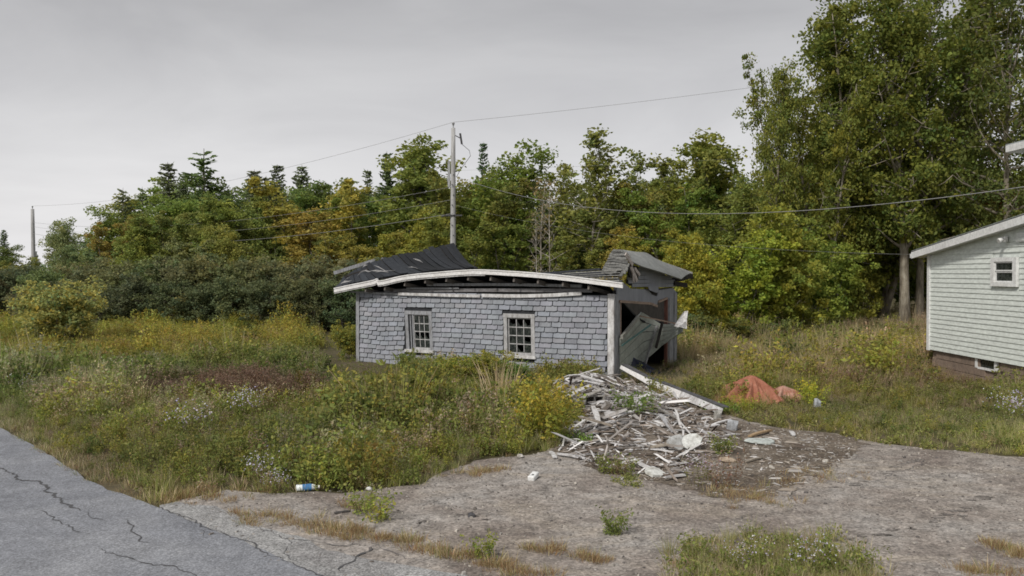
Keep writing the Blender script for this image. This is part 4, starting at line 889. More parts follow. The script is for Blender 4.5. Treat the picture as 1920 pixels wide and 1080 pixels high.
def plant(kind, name, px, top, dist, color, label, cat, group=None, wide_=1.0, bark=(1, 1, 1, 1), x=None, hgt=None, jit=0.06):
    (tr, cr), H0 = PRO[kind]; X_ = (px - CX) / F * dist if x is None else x
    zg = H1(X_, dist); H_ = hgt if hgt else (CAMZ + (HOR - top) * dist / F) - zg
    s = H_ / H0; o = empty(name, (X_, dist, zg), tr_.uniform(0, 6.28)); wide_ = wide_ * (1.22 if kind.startswith('dec') else 1.0); o.scale = (s * wide_, s * wide_, s); tag(o, label, cat, group)
    t = link('trunk' if cat == 'tree' else 'stems', tr, o, color=bark)
    if cr is not None:
        c = tuple(color[i] * FOL[i] * (1 + tr_.gauss(0, jit)) for i in range(3)) + (1,); link('crown' if cat == 'tree' else 'foliage', cr, o, color=c)
    return o

# ------------------------------------------------------------------ trees
NAMES = {'dec4': 'broadleaf_tree', 'dec5': 'broadleaf_tree', 'dec1': 'broadleaf_tree', 'dec2': 'broadleaf_tree', 'dec3': 'broadleaf_tree', 'aspen': 'aspen_tree', 'sparse': 'thin_tree', 'dead': 'dead_tree', 'spruce1': 'spruce_tree', 'spruce2': 'spruce_tree', 'larch': 'larch_tree', 'big1': 'tall_tree', 'big2': 'tall_tree', 'big3': 'tall_tree', 'maple': 'young_maple_tree', 'maple2': 'young_maple_tree'}
TREES = [
 # left wood
 ('spruce1', 8, 430, 92, SPR, 'small dark spruce at the far left edge of the treeline', 1.3),
 ('dec4', 40, 478, 80, OLV, 'low olive tree beside the lone left pole', 1.3),
 ('dec5', 10, 486, 64, YEL, 'yellow-green low tree at the left edge behind the shrubs', 1.3),
 ('dec3', 145, 414, 62, GRY, 'rounded grey-green tree right of the lone left pole', 0.8),
 ('dec4', 100, 470, 66, OLV, 'low olive tree between the left pole and the grey-green tree', 1.2),
 ('larch', 232, 352, 60, SPR, 'ragged dark conifer on the left slope of the treetops', 1.25),
 ('dec5', 212, 392, 56, ORG, 'rusty orange-tinted tree in front of the ragged dark conifer', 1.0),
 ('larch', 268, 350, 64, DRK, 'dark conifer just right of the ragged one on the left', 1.2),
 ('spruce2', 316, 304, 66, SPR, 'slim dark spruce left of the highest left conifer', 1.6),
 ('larch', 384, 279, 64, c_(0.06, 0.078, 0.032), 'highest spreading conifer of the left wood', 1.75),
 ('spruce1', 345, 322, 68, SPR, 'dark spruce between the slim spruce and the highest left conifer', 1.2),
 ('dec3', 436, 338, 66, DRK, 'dark rounded tree right of the highest left conifer', 0.95),
 ('dec4', 290, 385, 56, GRN, 'green tree in front of the left conifers', 1.1),
 ('dec5', 335, 368, 54, c_(0.10, 0.118, 0.034), 'light green tree below the slim dark spruce', 1.1),
 ('dec2', 400, 375, 54, YEL, 'yellowing brown slender tree below the highest left conifer', 0.85),
 ('spruce2', 478, 318, 66, SPR, 'left one of the pair of small pointed spruces', 1.5),
 ('spruce1', 500, 330, 67, SPR, 'right one of the pair of small pointed spruces', 1.5),
 ('spruce2', 521, 308, 68, c_(0.06, 0.07, 0.045), 'thin see-through spruce left of the orange tree', 1.4),
 ('spruce1', 567, 309, 66, SPR, 'dark full spruce close left of the orange tree', 1.5),
 ('dec4', 470, 352, 56, OLV, 'olive tree below the pair of small spruces', 1.0),
 ('dec5', 530, 360, 56, GRN, 'green tree below the thin see-through spruce', 1.05),
 ('dec2', 250, 420, 52, OLV, 'low olive tree at the front of the left wood', 1.2),
 ('dec4', 180, 440, 54, GRY, 'low greyish tree at the front left of the wood', 1.2),
 ('dec5', 370, 432, 50, GRY, 'low grey-green tree behind the dark shrubs on the left', 1.15),
 ('dec3', 452, 425, 49, c_(0.105, 0.115, 0.034), 'low green tree behind the dark shrubs, left of the orange tree', 1.0),
 ('dec4', 545, 430, 50, DRK, 'dark low tree at the left foot of the orange tree', 1.2),
 ('dec5', 634, 304, 52, c_(0.158, 0.130, 0.035), 'tall orange-yellow autumn tree behind the left end of the shed', 1.15),
 ('dec2', 606, 390, 50, c_(0.150, 0.130, 0.035), 'golden lower tree at the left side of the orange-yellow one', 1.25),
 ('dec4', 668, 410, 47, c_(0.140, 0.128, 0.033), 'mustard-coloured low tree right of the orange-yellow one', 1.15),
 ('spruce1', 726, 284, 64, c_(0.05, 0.066, 0.03), 'dark spruce between the orange tree and the pole', 1.1),
 ('spruce2', 690, 318, 66, SPR, 'small dark spruce behind the orange tree', 1.1),
 ('dead', 764, 282, 60, GRY, 'bare thin top of a dying conifer left of the pole', 0.7),
 ('dec5', 742, 345, 54, GRN, 'green tree left of the pole above the dark roof', 1.0),
 ('dec2', 815, 253, 54, c_(0.095, 0.12, 0.03), 'tall green maple right behind the pole', 1.15),
 ('dec4', 772, 375, 48, c_(0.12, 0.13, 0.03), 'bright green lower tree left of the pole', 0.95),
 ('dec5', 850, 300, 52, c_(0.09, 0.115, 0.028), 'green tree directly behind the pole', 1.0),
 ('spruce2', 906, 266, 66, c_(0.06, 0.07, 0.045), 'thin spruce tip above the round green tree', 0.75),
 ('dec3', 914, 282, 55, c_(0.09, 0.108, 0.024), 'round dense green tree right of the pole', 1.0),
 ('dec4', 868, 390, 47, c_(0.105, 0.12, 0.03), 'light green low tree right of the pole foot', 1.2),
 ('dec5', 938, 392, 47, c_(0.075, 0.095, 0.024), 'deep green low tree behind the middle of the eave', 1.2),
 ('sparse', 985, 298, 56, GRY, 'grey half-bare tree right of the round green tree', 1.1),
 ('sparse', 1012, 322, 52, c_(0.14, 0.11, 0.06), 'brownish half-bare tree left of the aspen', 1.0),
 ('dead', 1030, 345, 46, GRY, 'pale dead trunk standing behind the middle of the shed', 0.9),
 ('dead', 1008, 395, 45, GRY, 'shorter pale dead trunk left of the other dead one', 0.8),
 ('aspen', 1112, 248, 52, c_(0.10, 0.108, 0.036), 'tall airy aspen with a thinly leaved crown', 1.35),
 ('aspen', 1066, 300, 54, c_(0.10, 0.108, 0.036), 'smaller airy aspen left of the tall one', 1.1),
 ('aspen', 1172, 292, 52, c_(0.095, 0.10, 0.034), 'smaller airy aspen right of the tall one', 1.1),
 ('dec1', 1000, 400, 60, DRK, 'dark backing tree behind the dead trunks', 1.2),
 ('dec4', 1100, 385, 58, DRK, 'dark backing tree behind the aspens', 1.1),
 ('dec5', 1060, 420, 49, OLV, 'olive thicket tree behind the right half of the eave', 1.1),
 ('dec2', 1150, 425, 47, c_(0.16, 0.12, 0.034), 'orange-tinged low tree behind the right end of the roof', 0.9),
 ('dec4', 1200, 355, 52, OLV, 'olive tree between the aspens and the tall right trees', 1.0),
 ('dec5', 1245, 318, 54, c_(0.14, 0.12, 0.034), 'yellowish tree right of the aspens', 1.0),
 ('dec2', 1325, 256, 50, c_(0.095, 0.112, 0.028), 'green tree with a feathery top left of the tall right trees', 1.1),
 ('dec4', 1388, 244, 48, c_(0.10, 0.115, 0.03), 'green tree with a feathery top touching the tall right trees', 1.0),
 ('dec5', 1290, 310, 46, GRN, 'mid-green tree below the feathery tops', 1.0),
 ('dec3', 1350, 345, 44, OLV, 'olive tree standing behind the yellow-green maples', 1.0),
 ('dec4', 1215, 405, 42, c_(0.13, 0.13, 0.03), 'yellow-green low tree right behind the roof end', 1.0),
 ('dec3', 205, 398, 60, OLV, 'olive rounded tree on the left slope of the treetops', 1.0),
 ('dec1', 340, 372, 60, GRN, 'green full tree behind the slim dark spruce', 1.15),
 ('dec4', 455, 362, 60, OLV, 'olive tree between the highest conifer and the pair of small spruces', 1.2),
 ('dec5', 520, 345, 60, GRN, 'green full tree just left of the dark full spruce', 1.0),
 ('dec1', 585, 345, 58, DRK, 'dark tree directly left of the orange-yellow one', 1.1),
 ('dec4', 690, 345, 58, GRN, 'green tree filling in right of the orange-yellow one', 1.2),
 ('dec5', 785, 320, 58, GRN, 'green tree filling in left of the pole', 1.1),
 ('dec3', 870, 330, 58, OLV, 'olive tree filling in right of the pole', 1.0),
 ('dec2', 960, 345, 58, GRN, 'green tree filling in right of the round dense tree', 1.2),
 ('dec5', 1050, 355, 60, GRN, 'green tree filling in behind the smaller left aspen', 1.1),
 ('dec3', 1150, 350, 60, GRN, 'green tree filling in behind the tall aspen', 1.0),
 ('dec4', 1265, 345, 57, GRN, 'green tree filling in right of the aspens', 1.1),
 # tall right-hand trees
 ('big1', 1642, -50, 42, c_(0.073, 0.080, 0.022), 'tall full tree behind the very tall ones in the big right group', 1.1),
 ('big2', 1800, -40, 44, c_(0.067, 0.073, 0.022), 'tall tree behind the gappy ones above the house roof', 1.0),
 ('big1', 1540, 30, 38, c_(0.084, 0.094, 0.022), 'tall green tree forming the left flank of the big right group', 0.72),
 ('big2', 1455, 118, 37, c_(0.090, 0.097, 0.024), 'leftmost column-shaped tree of the big right group', 0.62),
 ('big2', 1590, -30, 40, c_(0.084, 0.090, 0.022), 'very tall tree in the middle of the big right group', 1.05),
 ('big2', 1697, -60, 37, c_(0.077, 0.087, 0.021), 'very tall tree whose thick trunk stands left of the house', 0.92),
 ('big3', 1724, -80, 38.5, c_(0.071, 0.081, 0.021), 'very tall gappy tree with its trunk hidden beside the house corner', 0.8),
 ('big3', 1880, -40, 36, c_(0.063, 0.074, 0.021), 'tall gappy tree rising behind the house at the right edge', 0.85),
 ('big2', 1985, -60, 40, c_(0.071, 0.081, 0.021), 'tall tree behind the house beyond the right edge', 0.9),
 ('maple', 1312, 455, 31.5, c_(0.138, 0.148, 0.028), 'yellow-green maple right beside the shed', 0.95),
 ('maple2', 1390, 425, 32.5, c_(0.130, 0.142, 0.026), 'yellow-green maple in the middle of the row right of the shed', 1.1),
 ('maple', 1470, 405, 33.5, c_(0.125, 0.136, 0.026), 'olive-yellow maple at the right of the row beside the shed', 1.05),
 ('maple2', 1548, 418, 35.0, c_(0.105, 0.118, 0.026), 'darker maple nearest to the thick trunk left of the house', 1.0),
 ('maple2', 1600, 395, 40.0, c_(0.105, 0.110, 0.026), 'dark maple behind the thick trunk left of the house', 0.8),
 ('dec1', 1560, 300, 46, GRN, 'green tree filling in behind the big right group, left one', 1.2),
 ('dec3', 1650, 290, 48, GRN, 'green tree filling in behind the big right group, middle one', 1.1),
 ('dec3', 1760, 300, 47, DRK, 'dark tree filling in behind the thick trunks', 1.1),
 ('dec1', 1850, 345, 44, c_(0.20, 0.105, 0.035), 'rust-coloured tree showing above the house roof', 1.1),
 ('dec2', 1790, 380, 42, OLV, 'olive tree showing above the left end of the house roof', 1.1),
 ('dec2', 1925, 360, 46, c_(0.19, 0.11, 0.035), 'rust-coloured tree above the house roof at the right edge', 1.1),
]
for (k, px, top, dist, colr, lab, wd) in TREES:
    bk = (2.4, 2.4, 2.4, 1) if k in ('dead', 'aspen', 'sparse') else ((1.8, 1.75, 1.6, 1) if k.startswith('big') else (1, 1, 1, 1))
    plant(k, NAMES[k], px, top, dist, colr, lab, 'tree', None, wd, bk)
# further ranks that close the wood behind
fr = random.Random(12)
for i in range(46):
    px = -120 + i * 46 + fr.uniform(-18, 18); dist = fr.uniform(72, 90)
    top = np.interp(px, [-120, 100, 200, 300, 420, 600, 800, 1000, 1250, 1500, 2000], [470, 455, 400, 345, 335, 345, 325, 355, 345, 300, 300]) + fr.uniform(-5, 30)
    kd = fr.choice(('dec1', 'dec3', 'spruce1', 'dec2', 'spruce2')); plant(kd, NAMES[kd], px, top, dist, SPR if kd.startswith('spruce') else fr.choice((DRK, GRN, OLV)), ('dark spruce' if kd.startswith('spruce') else 'leafy tree') + ' deep in the wood, behind the front rank, ' + ('near the lone left pole' if px < 170 else 'behind the left conifers' if px < 560 else 'behind the orange-yellow tree' if px < 720 else 'behind the tall pole' if px < 960 else 'behind the airy aspens' if px < 1260 else 'behind the tall right trees'), 'tree', 'trees deep in the wood', 1.25)
# dead lower limb of the thick-trunked tree
# dark alder shrubs along the far side of the field
sh = [(-40, 512, 44), (30, 500, 45), (95, 505, 44), (165, 498, 43), (225, 494, 42.5), (285, 490, 42), (345, 492, 41.5), (400, 490, 41), (455, 488, 40.5), (510, 492, 40), (560, 490, 39.5), (610, 492, 39), (655, 495, 38.5), (700, 500, 39), (250, 520, 40.5), (320, 525, 40), (380, 530, 39.5), (440, 522, 39), (500, 525, 38.2), (550, 528, 38), (600, 530, 37.5), (650, 528, 37), (130, 530, 41.5), (190, 528, 41), (60, 535, 42)]
for i, (px, top, dist) in enumerate(sh):
    plant(('shrub1', 'shrub2')[i % 2], 'alder_shrub', px, top, dist, fr.choice((ALD, c_(0.076, 0.088, 0.044), c_(0.056, 0.072, 0.040), c_(0.08, 0.084, 0.046))), ('dark alder shrub, back rank beyond the field, ' if i < 14 else 'low dark alder shrub in the front rank, ') + ('near the lone left pole' if px < 150 else 'behind the round lone bush' if px < 300 else 'midway between the lone bush and the shed' if px < 480 else 'close to the left end of the shed'), 'shrub', 'alder shrubs behind the field', 1.15)
for i, (px, top, dist) in enumerate(((1290, 590, 30), (1370, 600, 31), (1450, 605, 31.5), (1530, 608, 33), (1600, 612, 34.5), (1660, 610, 35.5), (1715, 600, 37), (900, 560, 30), (1000, 560, 31))):
    plant('brush', 'undergrowth_bush', px, top, dist, fr.choice((DRK, GRN, c_(0.07, 0.085, 0.025))), ['nearest the shed among the low bushes under the right trees', 'second low bush from the shed under the right trees', 'third low bush from the shed under the right trees', 'fourth low bush from the shed under the right trees', 'low bush left of the thick trunks', 'low bush just left of the thick trunks', 'low bush at the foot of the thick trunks by the house', 'low bush hidden behind the shed, left one', 'low bush hidden behind the shed, right one'][i], 'bush', 'bushes at the foot of the right trees', 1.4)
plant('bush', 'willow_bush', 112, 538, 30.0, c_(0.150, 0.145, 0.052), 'round yellow-green bush standing alone at the left of the field', 'bush', None, 1.22)
plant('bush', 'field_bush', 655, 640, 25.5, c_(0.125, 0.13, 0.03), 'yellow-green bush beside the left wall of the shed', 'bush', None, 1.0, hgt=0.95)
plant('bush', 'field_bush', 835, 672, 19.6, c_(0.125, 0.135, 0.03), 'green bush under the gap between the two shed windows', 'bush', None, 1.25, hgt=0.60)
plant('bush', 'field_bush', 915, 662, 19.2, c_(0.115, 0.13, 0.028), 'green bush under the right shed window', 'bush', None, 1.3, hgt=0.74)
plant('brush', 'field_bush', 965, 690, 19.0, c_(0.07, 0.10, 0.025), 'small dark green bush right below the right shed window', 'bush', None, 1.0, hgt=0.55)
plant('brush', 'field_bush', 760, 690, 20.4, c_(0.10, 0.12, 0.04), 'leafy sapling bush below the left shed window', 'bush', None, 0.6, hgt=0.62)

# ------------------------------------------------------------------ weeds: prototypes, then scattered as stuff
PCOL = bpy.data.collections.new('weed_shapes')
def ribbon(V, Qd, C, p, d, L_, w, bend, col, r, seg=3):
    p = np.array(p, float); d = np.array(d, float); d /= np.linalg.norm(d); sd_ = np.cross(d, [0, 0, 1]); 
    if np.linalg.norm(sd_) < 0.05: sd_ = np.array([1.0, 0, 0])
    a = r.uniform(0, 6.28); sd_ = nrm(sd_) * math.cos(a) + np.cross(d, nrm(sd_)) * math.sin(a); b0 = len(V)
    for i in range(seg + 1):
        ww = w * (1 - 0.85 * (i / seg) ** 1.5); V += [p - sd_ * ww / 2, p + sd_ * ww / 2]
        d = nrm(d + np.array([bend[0], bend[1], bend[2]]) / seg); p = p + d * L_ / seg
    for i in range(seg): Qd.append([b0 + 2 * i, b0 + 2 * i + 1, b0 + 2 * i + 3, b0 + 2 * i + 2]); C.append(col)
    return p, d
def finish(name, V, Qd, C):
    me = mesh_np(name, np.array(V), Qd, M['weed'], np.clip(np.array(C), 0.005, 1)); o = bpy.data.objects.new(name, me); PCOL.objects.link(o); return o
def jc(c, r, s=0.18): return np.array(c) * 2.2 * math.exp(r.normal(0, s)) * (1 + r.normal(0, 0.06, 3))
def p_grass(seed, n, h, w, spread, cols, lean=0.5):
    r = np.random.default_rng(seed); V, Qd, C = [], [], []
    for _ in range(n):
        a = r.uniform(0, 6.28); rr_ = spread * r.uniform(0, 1) ** 0.7; ln = lean * r.uniform(0.1, 1); d = (math.cos(a) * ln * 0.5, math.sin(a) * ln * 0.5, 1)
        ribbon(V, Qd, C, (math.cos(a) * rr_, math.sin(a) * rr_, -0.03), d, h * r.uniform(0.45, 1.15), w * r.uniform(0.6, 1.3), (math.cos(a) * ln, math.sin(a) * ln, -ln * 0.8), jc(cols[r.integers(len(cols))], r), r)
    return V, Qd, C, r
def add_leaves(V, Qd, C, pts, L_, w, cols, r, up=0.5):
    v, q = leaf_quads(np.array(pts), L_, w, r, up); b0 = len(V); V += list(v); Qd += (q + b0).tolist(); C += [jc(cols[r.integers(len(cols))], r) for _ in pts]
def p_leafy(seed, stems, h, cols, leaf, n, spread=0.22, top=None, topn=0, tops=0.03, toph=0.25, topcol=None, stemc=(0.09, 0.08, 0.035)):
    r = np.random.default_rng(seed); V, Qd, C = [], [], []; pts = []; tp = []
    for _ in range(stems):
        a = r.uniform(0, 6.28); rr_ = spread * r.uniform(0, 1) ** 0.6; hh = h * r.uniform(0.6, 1.1); ln = r.uniform(0.05, 0.45)
        p0 = np.array((math.cos(a) * rr_, math.sin(a) * rr_, -0.03)); e = p0 + np.array((math.cos(a) * ln * hh, math.sin(a) * ln * hh, hh))
        ribbon(V, Qd, C, p0, e - p0, np.linalg.norm(e - p0), 0.010, (0, 0, 0), jc(stemc, r), r, 2)
        for k in range(n):
            t = r.uniform(0.12, 1.0 if not topn else 0.85) ** 0.8; pts.append(p0 + (e - p0) * t + r.normal(0, 1, 3) * leaf * np.array([0.75, 0.75, 0.35]))
        for k in range(topn):
            t = r.uniform(1 - toph, 1.05); tp.append(p0 + (e - p0) * t + r.normal(0, 1, 3) * tops * (1.6 if t < 0.95 else 0.8))
    add_leaves(V, Qd, C, pts, leaf, leaf * 0.5, cols, r, 0.55)
    if tp: add_leaves(V, Qd, C, tp, tops * 1.3, tops * 1.0, topcol, r, 0.3)
    return V, Qd, C, r
def p_aster(seed, stems, h, nf, cols, leafc):
    V, Qd, C, r = p_leafy(seed, stems, h, leafc, 0.05, 12, 0.16); fl = []
    for _ in range(nf):
        a = r.uniform(0, 6.28); rr_ = 0.32 * r.uniform(0, 1) ** 0.6; fl.append((math.cos(a) * rr_, math.sin(a) * rr_, h * r.uniform(0.5, 1.08)))
    for f in fl:                        # each head: two crossed petals discs
        add_leaves(V, Qd, C, [f, f], 0.027, 0.024, cols, r, 1.2)
    return V, Qd, C, r
gG = [(0.135, 0.142, 0.045), (0.105, 0.118, 0.034), (0.165, 0.160, 0.065)]; gT = [(0.235, 0.20, 0.125), (0.18, 0.15, 0.09), (0.14, 0.13, 0.07), (0.28, 0.24, 0.16)]
gL = [(0.105, 0.120, 0.032), (0.080, 0.098, 0.025), (0.130, 0.138, 0.040)]; gD = [(0.05, 0.068, 0.02), (0.065, 0.085, 0.026)]
gY = [(0.145, 0.148, 0.032), (0.12, 0.13, 0.03), (0.165, 0.15, 0.035)]; gB = [(0.13, 0.085, 0.05), (0.09, 0.062, 0.042), (0.16, 0.11, 0.065)]
gR = [(0.15, 0.092, 0.05), (0.125, 0.085, 0.05), (0.18, 0.135, 0.075)]
PR = {}
def reg(key, fn, n=3):
    PR[key] = []
    for i in range(n):
        V, Qd, C, _ = fn(i); PR[key].append(len(PROLIST)); PROLIST.append(finish('w%03d_%s' % (len(PROLIST), key), V, Qd, C))
PROLIST = []
reg('grass', lambda i: p_grass(200 + i, 60, 0.68, 0.013, 0.20, gG + gT[:1]))
reg('tan', lambda i: p_grass(210 + i, 40, 0.75, 0.010, 0.14, gT, 0.35))
reg('short', lambda i: p_grass(220 + i, 34, 0.20, 0.009, 0.12, gT + gG[:2], 0.8))
reg('leafy', lambda i: p_leafy(230 + i, 8, 0.7, gL, 0.095, 24, 0.26))
reg('dark', lambda i: p_leafy(240 + i, 8, 0.6, gD, 0.10, 22, 0.26))
reg('yellow', lambda i: p_leafy(250 + i, 9, 0.72, gY, 0.08, 24, 0.26))
reg('golden', lambda i: p_leafy(260 + i, 6, 0.8, gL + gY, 0.07, 20, 0.2, None, 20, 0.035, 0.25, [(0.165, 0.138, 0.028), (0.14, 0.122, 0.028), (0.12, 0.112, 0.03)]))
reg('dead', lambda i: p_leafy(270 + i, 9, 0.65, gB, 0.05, 12, 0.2, None, 12, 0.03, 0.2, [(0.16, 0.12, 0.085), (0.22, 0.18, 0.13)], (0.11, 0.075, 0.05)))
reg('aster', lambda i: p_aster(280 + i, 7, 0.6, 34, [(0.36, 0.33, 0.43), (0.42, 0.40, 0.45), (0.28, 0.25, 0.37)], gL))
reg('fluff', lambda i: p_leafy(290 + i, 7, 0.8, [(0.10, 0.115, 0.045), (0.13, 0.13, 0.06)], 0.06, 22, 0.2, None, 22, 0.03, 0.25, [(0.14, 0.13, 0.08), (0.16, 0.14, 0.09)]))
reg('rust', lambda i: p_grass(300 + i, 36, 0.15, 0.008, 0.13, gR + gT[:2], 0.7))
reg('low', lambda i: p_leafy(310 + i, 6, 0.2, gG, 0.05, 18, 0.15))
def scatter(name, P, keys, scale, tint, seed, label, cat):
    r = np.random.default_rng(seed); n = len(P); P = np.asarray(P, np.float32)
    me = bpy.data.meshes.new(name); me.vertices.add(n); me.vertices.foreach_set('co', P.ravel())
    ids = np.array([PR[k][r.integers(len(PR[k]))] for k in keys], np.int32)
    rot = np.stack([r.normal(0, 0.08, n), r.normal(0, 0.08, n), r.uniform(0, 6.283, n)], 1).astype(np.float32)
    sc3 = (np.asarray(scale)[:, None] * np.stack([np.exp(r.normal(0, .1, n)), np.exp(r.normal(0, .1, n)), np.exp(r.normal(0, .14, n))], 1)).astype(np.float32)
    me.attributes.new('idx', 'INT', 'POINT').data.foreach_set('value', ids)
    me.attributes.new('rot', 'FLOAT_VECTOR', 'POINT').data.foreach_set('vector', rot.ravel())
    me.attributes.new('scl', 'FLOAT_VECTOR', 'POINT').data.foreach_set('vector', sc3.ravel())
    t4 = np.ones((n, 4), np.float32); t4[:, :3] = tint; me.attributes.new('tint', 'FLOAT_COLOR', 'POINT').data.foreach_set('color', t4.ravel())
    o = link(name, me); tag(o, label, cat, None, 'stuff')
    g = bpy.data.node_groups.new(name, 'GeometryNodeTree'); g.interface.new_socket('Geometry', in_out='INPUT', socket_type='NodeSocketGeometry'); g.interface.new_socket('Geometry', in_out='OUTPUT', socket_type='NodeSocketGeometry')
    nn, ll = g.nodes, g.links; gi = nn.new('NodeGroupInput'); gout = nn.new('NodeGroupOutput'); iop = nn.new('GeometryNodeInstanceOnPoints'); ci = nn.new('GeometryNodeCollectionInfo')
    ci.inputs['Collection'].default_value = PCOL; ci.inputs['Separate Children'].default_value = True; ci.inputs['Reset Children'].default_value = True
    def na(nm, ty):
        a = nn.new('GeometryNodeInputNamedAttribute'); a.data_type = ty; a.inputs['Name'].default_value = nm; return a.outputs['Attribute']
    e2r = nn.new('FunctionNodeEulerToRotation'); ll.new(na('rot', 'FLOAT_VECTOR'), e2r.inputs[0])
    ll.new(gi.outputs[0], iop.inputs['Points']); ll.new(ci.outputs[0], iop.inputs['Instance']); iop.inputs['Pick Instance'].default_value = True
    ll.new(na('idx', 'INT'), iop.inputs['Instance Index']); ll.new(e2r.outputs[0], iop.inputs['Rotation']); ll.new(na('scl', 'FLOAT_VECTOR'), iop.inputs['Scale']); ll.new(iop.outputs[0], gout.inputs[0])
    md = o.modifiers.new('scatter', 'NODES'); md.node_group = g; return o
NOGO = [ROAD_POLY, DRIVE_POLY, SHED_POLY, HOUSE_POLY]
def cand(n, ymin, ymax, seed, fov=0.72):
    r = np.random.default_rng(seed); y = np.sqrt(r.uniform(ymin ** 2, ymax ** 2, n)); x = r.uniform(-fov, fov, n) * y
    ok = np.ones(n, bool)
    for p in NOGO: ok &= ~pip(p, x, y)
    return x[ok], y[ok], r
def px_of(x, y): return CX + F * x / y
# zones in world space
def zone(x, y, cx, cy, sx_, sy_): return np.exp(-((x - cx) / sx_) ** 2 - ((y - cy) / sy_) ** 2)
def field(n, ymin, ymax, seed, name, label):
    x, y, r = cand(n, ymin, ymax, seed); N_ = len(x)
    edge = np.minimum(pdist(ROAD_POLY, x, y), pdist(DRIVE_POLY, x, y)); pile = mound(x, y)
    w1, w2, w3 = wob(x * 0.8, y * 0.8), wob(x * 1.7 + 30, y * 1.7 - 12), wob(x * 0.5 - 50, y * 0.5 + 9)
    w4 = wob(x * 2.3 + 11, y * 2.3 + 5, 0, 10) * 1.3
    right = (x > 2.6 + (y - 20) * 0.15)
    Wt = {k: np.zeros(N_) for k in PR}
    Wt['grass'] += 0.85 + 0.9 * w1; Wt['leafy'] += 0.7 - 1.2 * w1; Wt['dark'] += 0.18 + 0.7 * w2; Wt['yellow'] += 0.8 + 1.2 * w3; Wt['golden'] += 0.10 + 0.5 * w3 + 0.2 * w2
    Wt['dead'] += 0.22 - 0.6 * w2; Wt['tan'] += 0.20 + 0.5 * w2 - 0.3 * w1; Wt['aster'] += 0.004 + 0.02 * np.maximum(w1 - 0.2, 0); Wt['fluff'] += 0.14 + 0.3 * w1
    upper = np.clip((y - 22) / 8, 0, 1) * ~right; Wt['yellow'] += 0.9 * upper * np.clip(1 + 1.5 * w4, 0, 2.5); Wt['golden'] += 0.4 * upper * np.clip(1 + 1.5 * w4, 0, 2); Wt['tan'] += 0.6 * upper * (w2 > 0); Wt['leafy'] += 0.5 * upper * (w1 > 0); Wt['dead'] += 0.35 * upper * (w1 < -0.1)
    heap = np.clip(1.5 * zone(x, y, -5.7, 17.4, 1.8, 2.3) * (1 + 0.8 * w2), 0, 1); Wt['grass'] *= 1 - 0.7 * heap; Wt['tan'] *= 1 - heap; Wt['yellow'] *= 1 - 0.8 * heap; Wt['golden'] *= 1 - 0.9 * heap
    for k in Wt: Wt[k] *= 1 - 0.93 * heap
    Wt['dead'] += 1.6 * heap
    back = right & (y > 19); Wt['tan'] += 4.0 * back * np.clip(1.3 - w3, 0.3, 2); Wt['dead'] += 0.7 * back; Wt['golden'] *= np.where(back, 0.35, 1); Wt['leafy'] *= np.where(back, 0.5, 1)
    front_r = right & (y <= 19); Wt['grass'] += 1.6 * front_r; Wt['tan'] += 0.8 * front_r; Wt['golden'] *= np.where(front_r, 0.1, 1); Wt['low'] += 1.2 * front_r; Wt['short'] += 1.5 * front_r
    verge = np.clip(1 - edge / 0.9, 0, 1) ** 1.5 * ~right
    roadside = pdist(ROAD_POLY, x, y) < 1.6
    Wt['short'] += np.where(roadside, 5 * verge, 0.6 * verge); Wt['rust'] += np.where(roadside, 1.6 * verge, 0.2 * verge)
    for k in ('golden', 'yellow', 'leafy', 'dark', 'fluff', 'tan'): Wt[k] *= np.where(roadside, 1 - 0.9 * verge, 1)
    keys_ = list(PR); A = np.maximum(np.stack([Wt[k] for k in keys_], 1), 0); A /= A.sum(1, keepdims=True); cs = A.cumsum(1)
    pick = (r.uniform(0, 1, (N_, 1)) > cs).sum(1).clip(0, len(keys_) - 1); keys = [keys_[i] for i in pick]
    dw = (x - SHED_POLY[3][0]) * 0.515 + (y - SHED_POLY[3][1]) * 0.857; pxx = px_of(x, y); near_wall = np.clip(1.25 - (-dw) / 6.0, 0, 1) * np.clip((790 - pxx) / 40, 0.35, 1) * (pxx > 600) * ~right + 1.2 * zone(x, y, 3.9, 20.8, 0.9, 1.6)
    s = 0.70 * np.exp(r.normal(0, 0.16, N_)) * (0.92 + 0.30 * w2 + 0.16 * w1) * (0.80 + 0.75 * np.clip(w4, -0.4, 1)) * np.clip(1 - 0.85 * near_wall, 0.12, 1) * np.clip(0.42 + edge * 0.5, 0.42, 1.0)
    s *= 1 + 0.35 * zone(x, y, -0.9, 16.2, 1.5, 2.6) + 0.65 * zone(x, y, -1.8, 12.2, 2.4, 1.3); s *= 1 - 0.5 * heap
    s *= np.where(front_r, np.clip(0.36 + (y - 12) * 0.06, 0.36, 0.8), 1); s *= np.where(back, 1.05, 1); s *= np.where(right & (x > 8.8), 1.1, 1)
    s = np.where(np.isin(np.array(keys), ('short', 'rust', 'low')), np.maximum(s, 0.75), s)
    s *= np.where((y > 23) & ~right, 0.88, 1)
    keep = (pile < 0.10) | (r.uniform(0, 1, N_) < 0.04)
    g1 = 1 + 0.16 * w1[:, None] * np.array([0.4, 1.0, 0.4]) + 0.16 * w3[:, None] * np.array([1.2, 0.6, 0.2]); g1 = g1 * np.exp(r.normal(0, 0.10, (N_, 1))) * (1 + 0.22 * w4[:, None] * np.array([1.0, 0.9, 0.6])); g1 = g1 * np.where(heap[:, None] > 0.4, np.array([0.5, 0.42, 0.48]), 1.0); g1 = g1 * np.where(right[:, None], np.array([0.92, 0.90, 0.92]), 1.0); g1 = g1 * np.array([1.05, 1.02, 0.96]); g1 = np.clip(g1, 0.2, 2.2)
    P = np.stack([x, y, height(x, y)], 1); kk = [k for k, q in zip(keys, keep) if q]
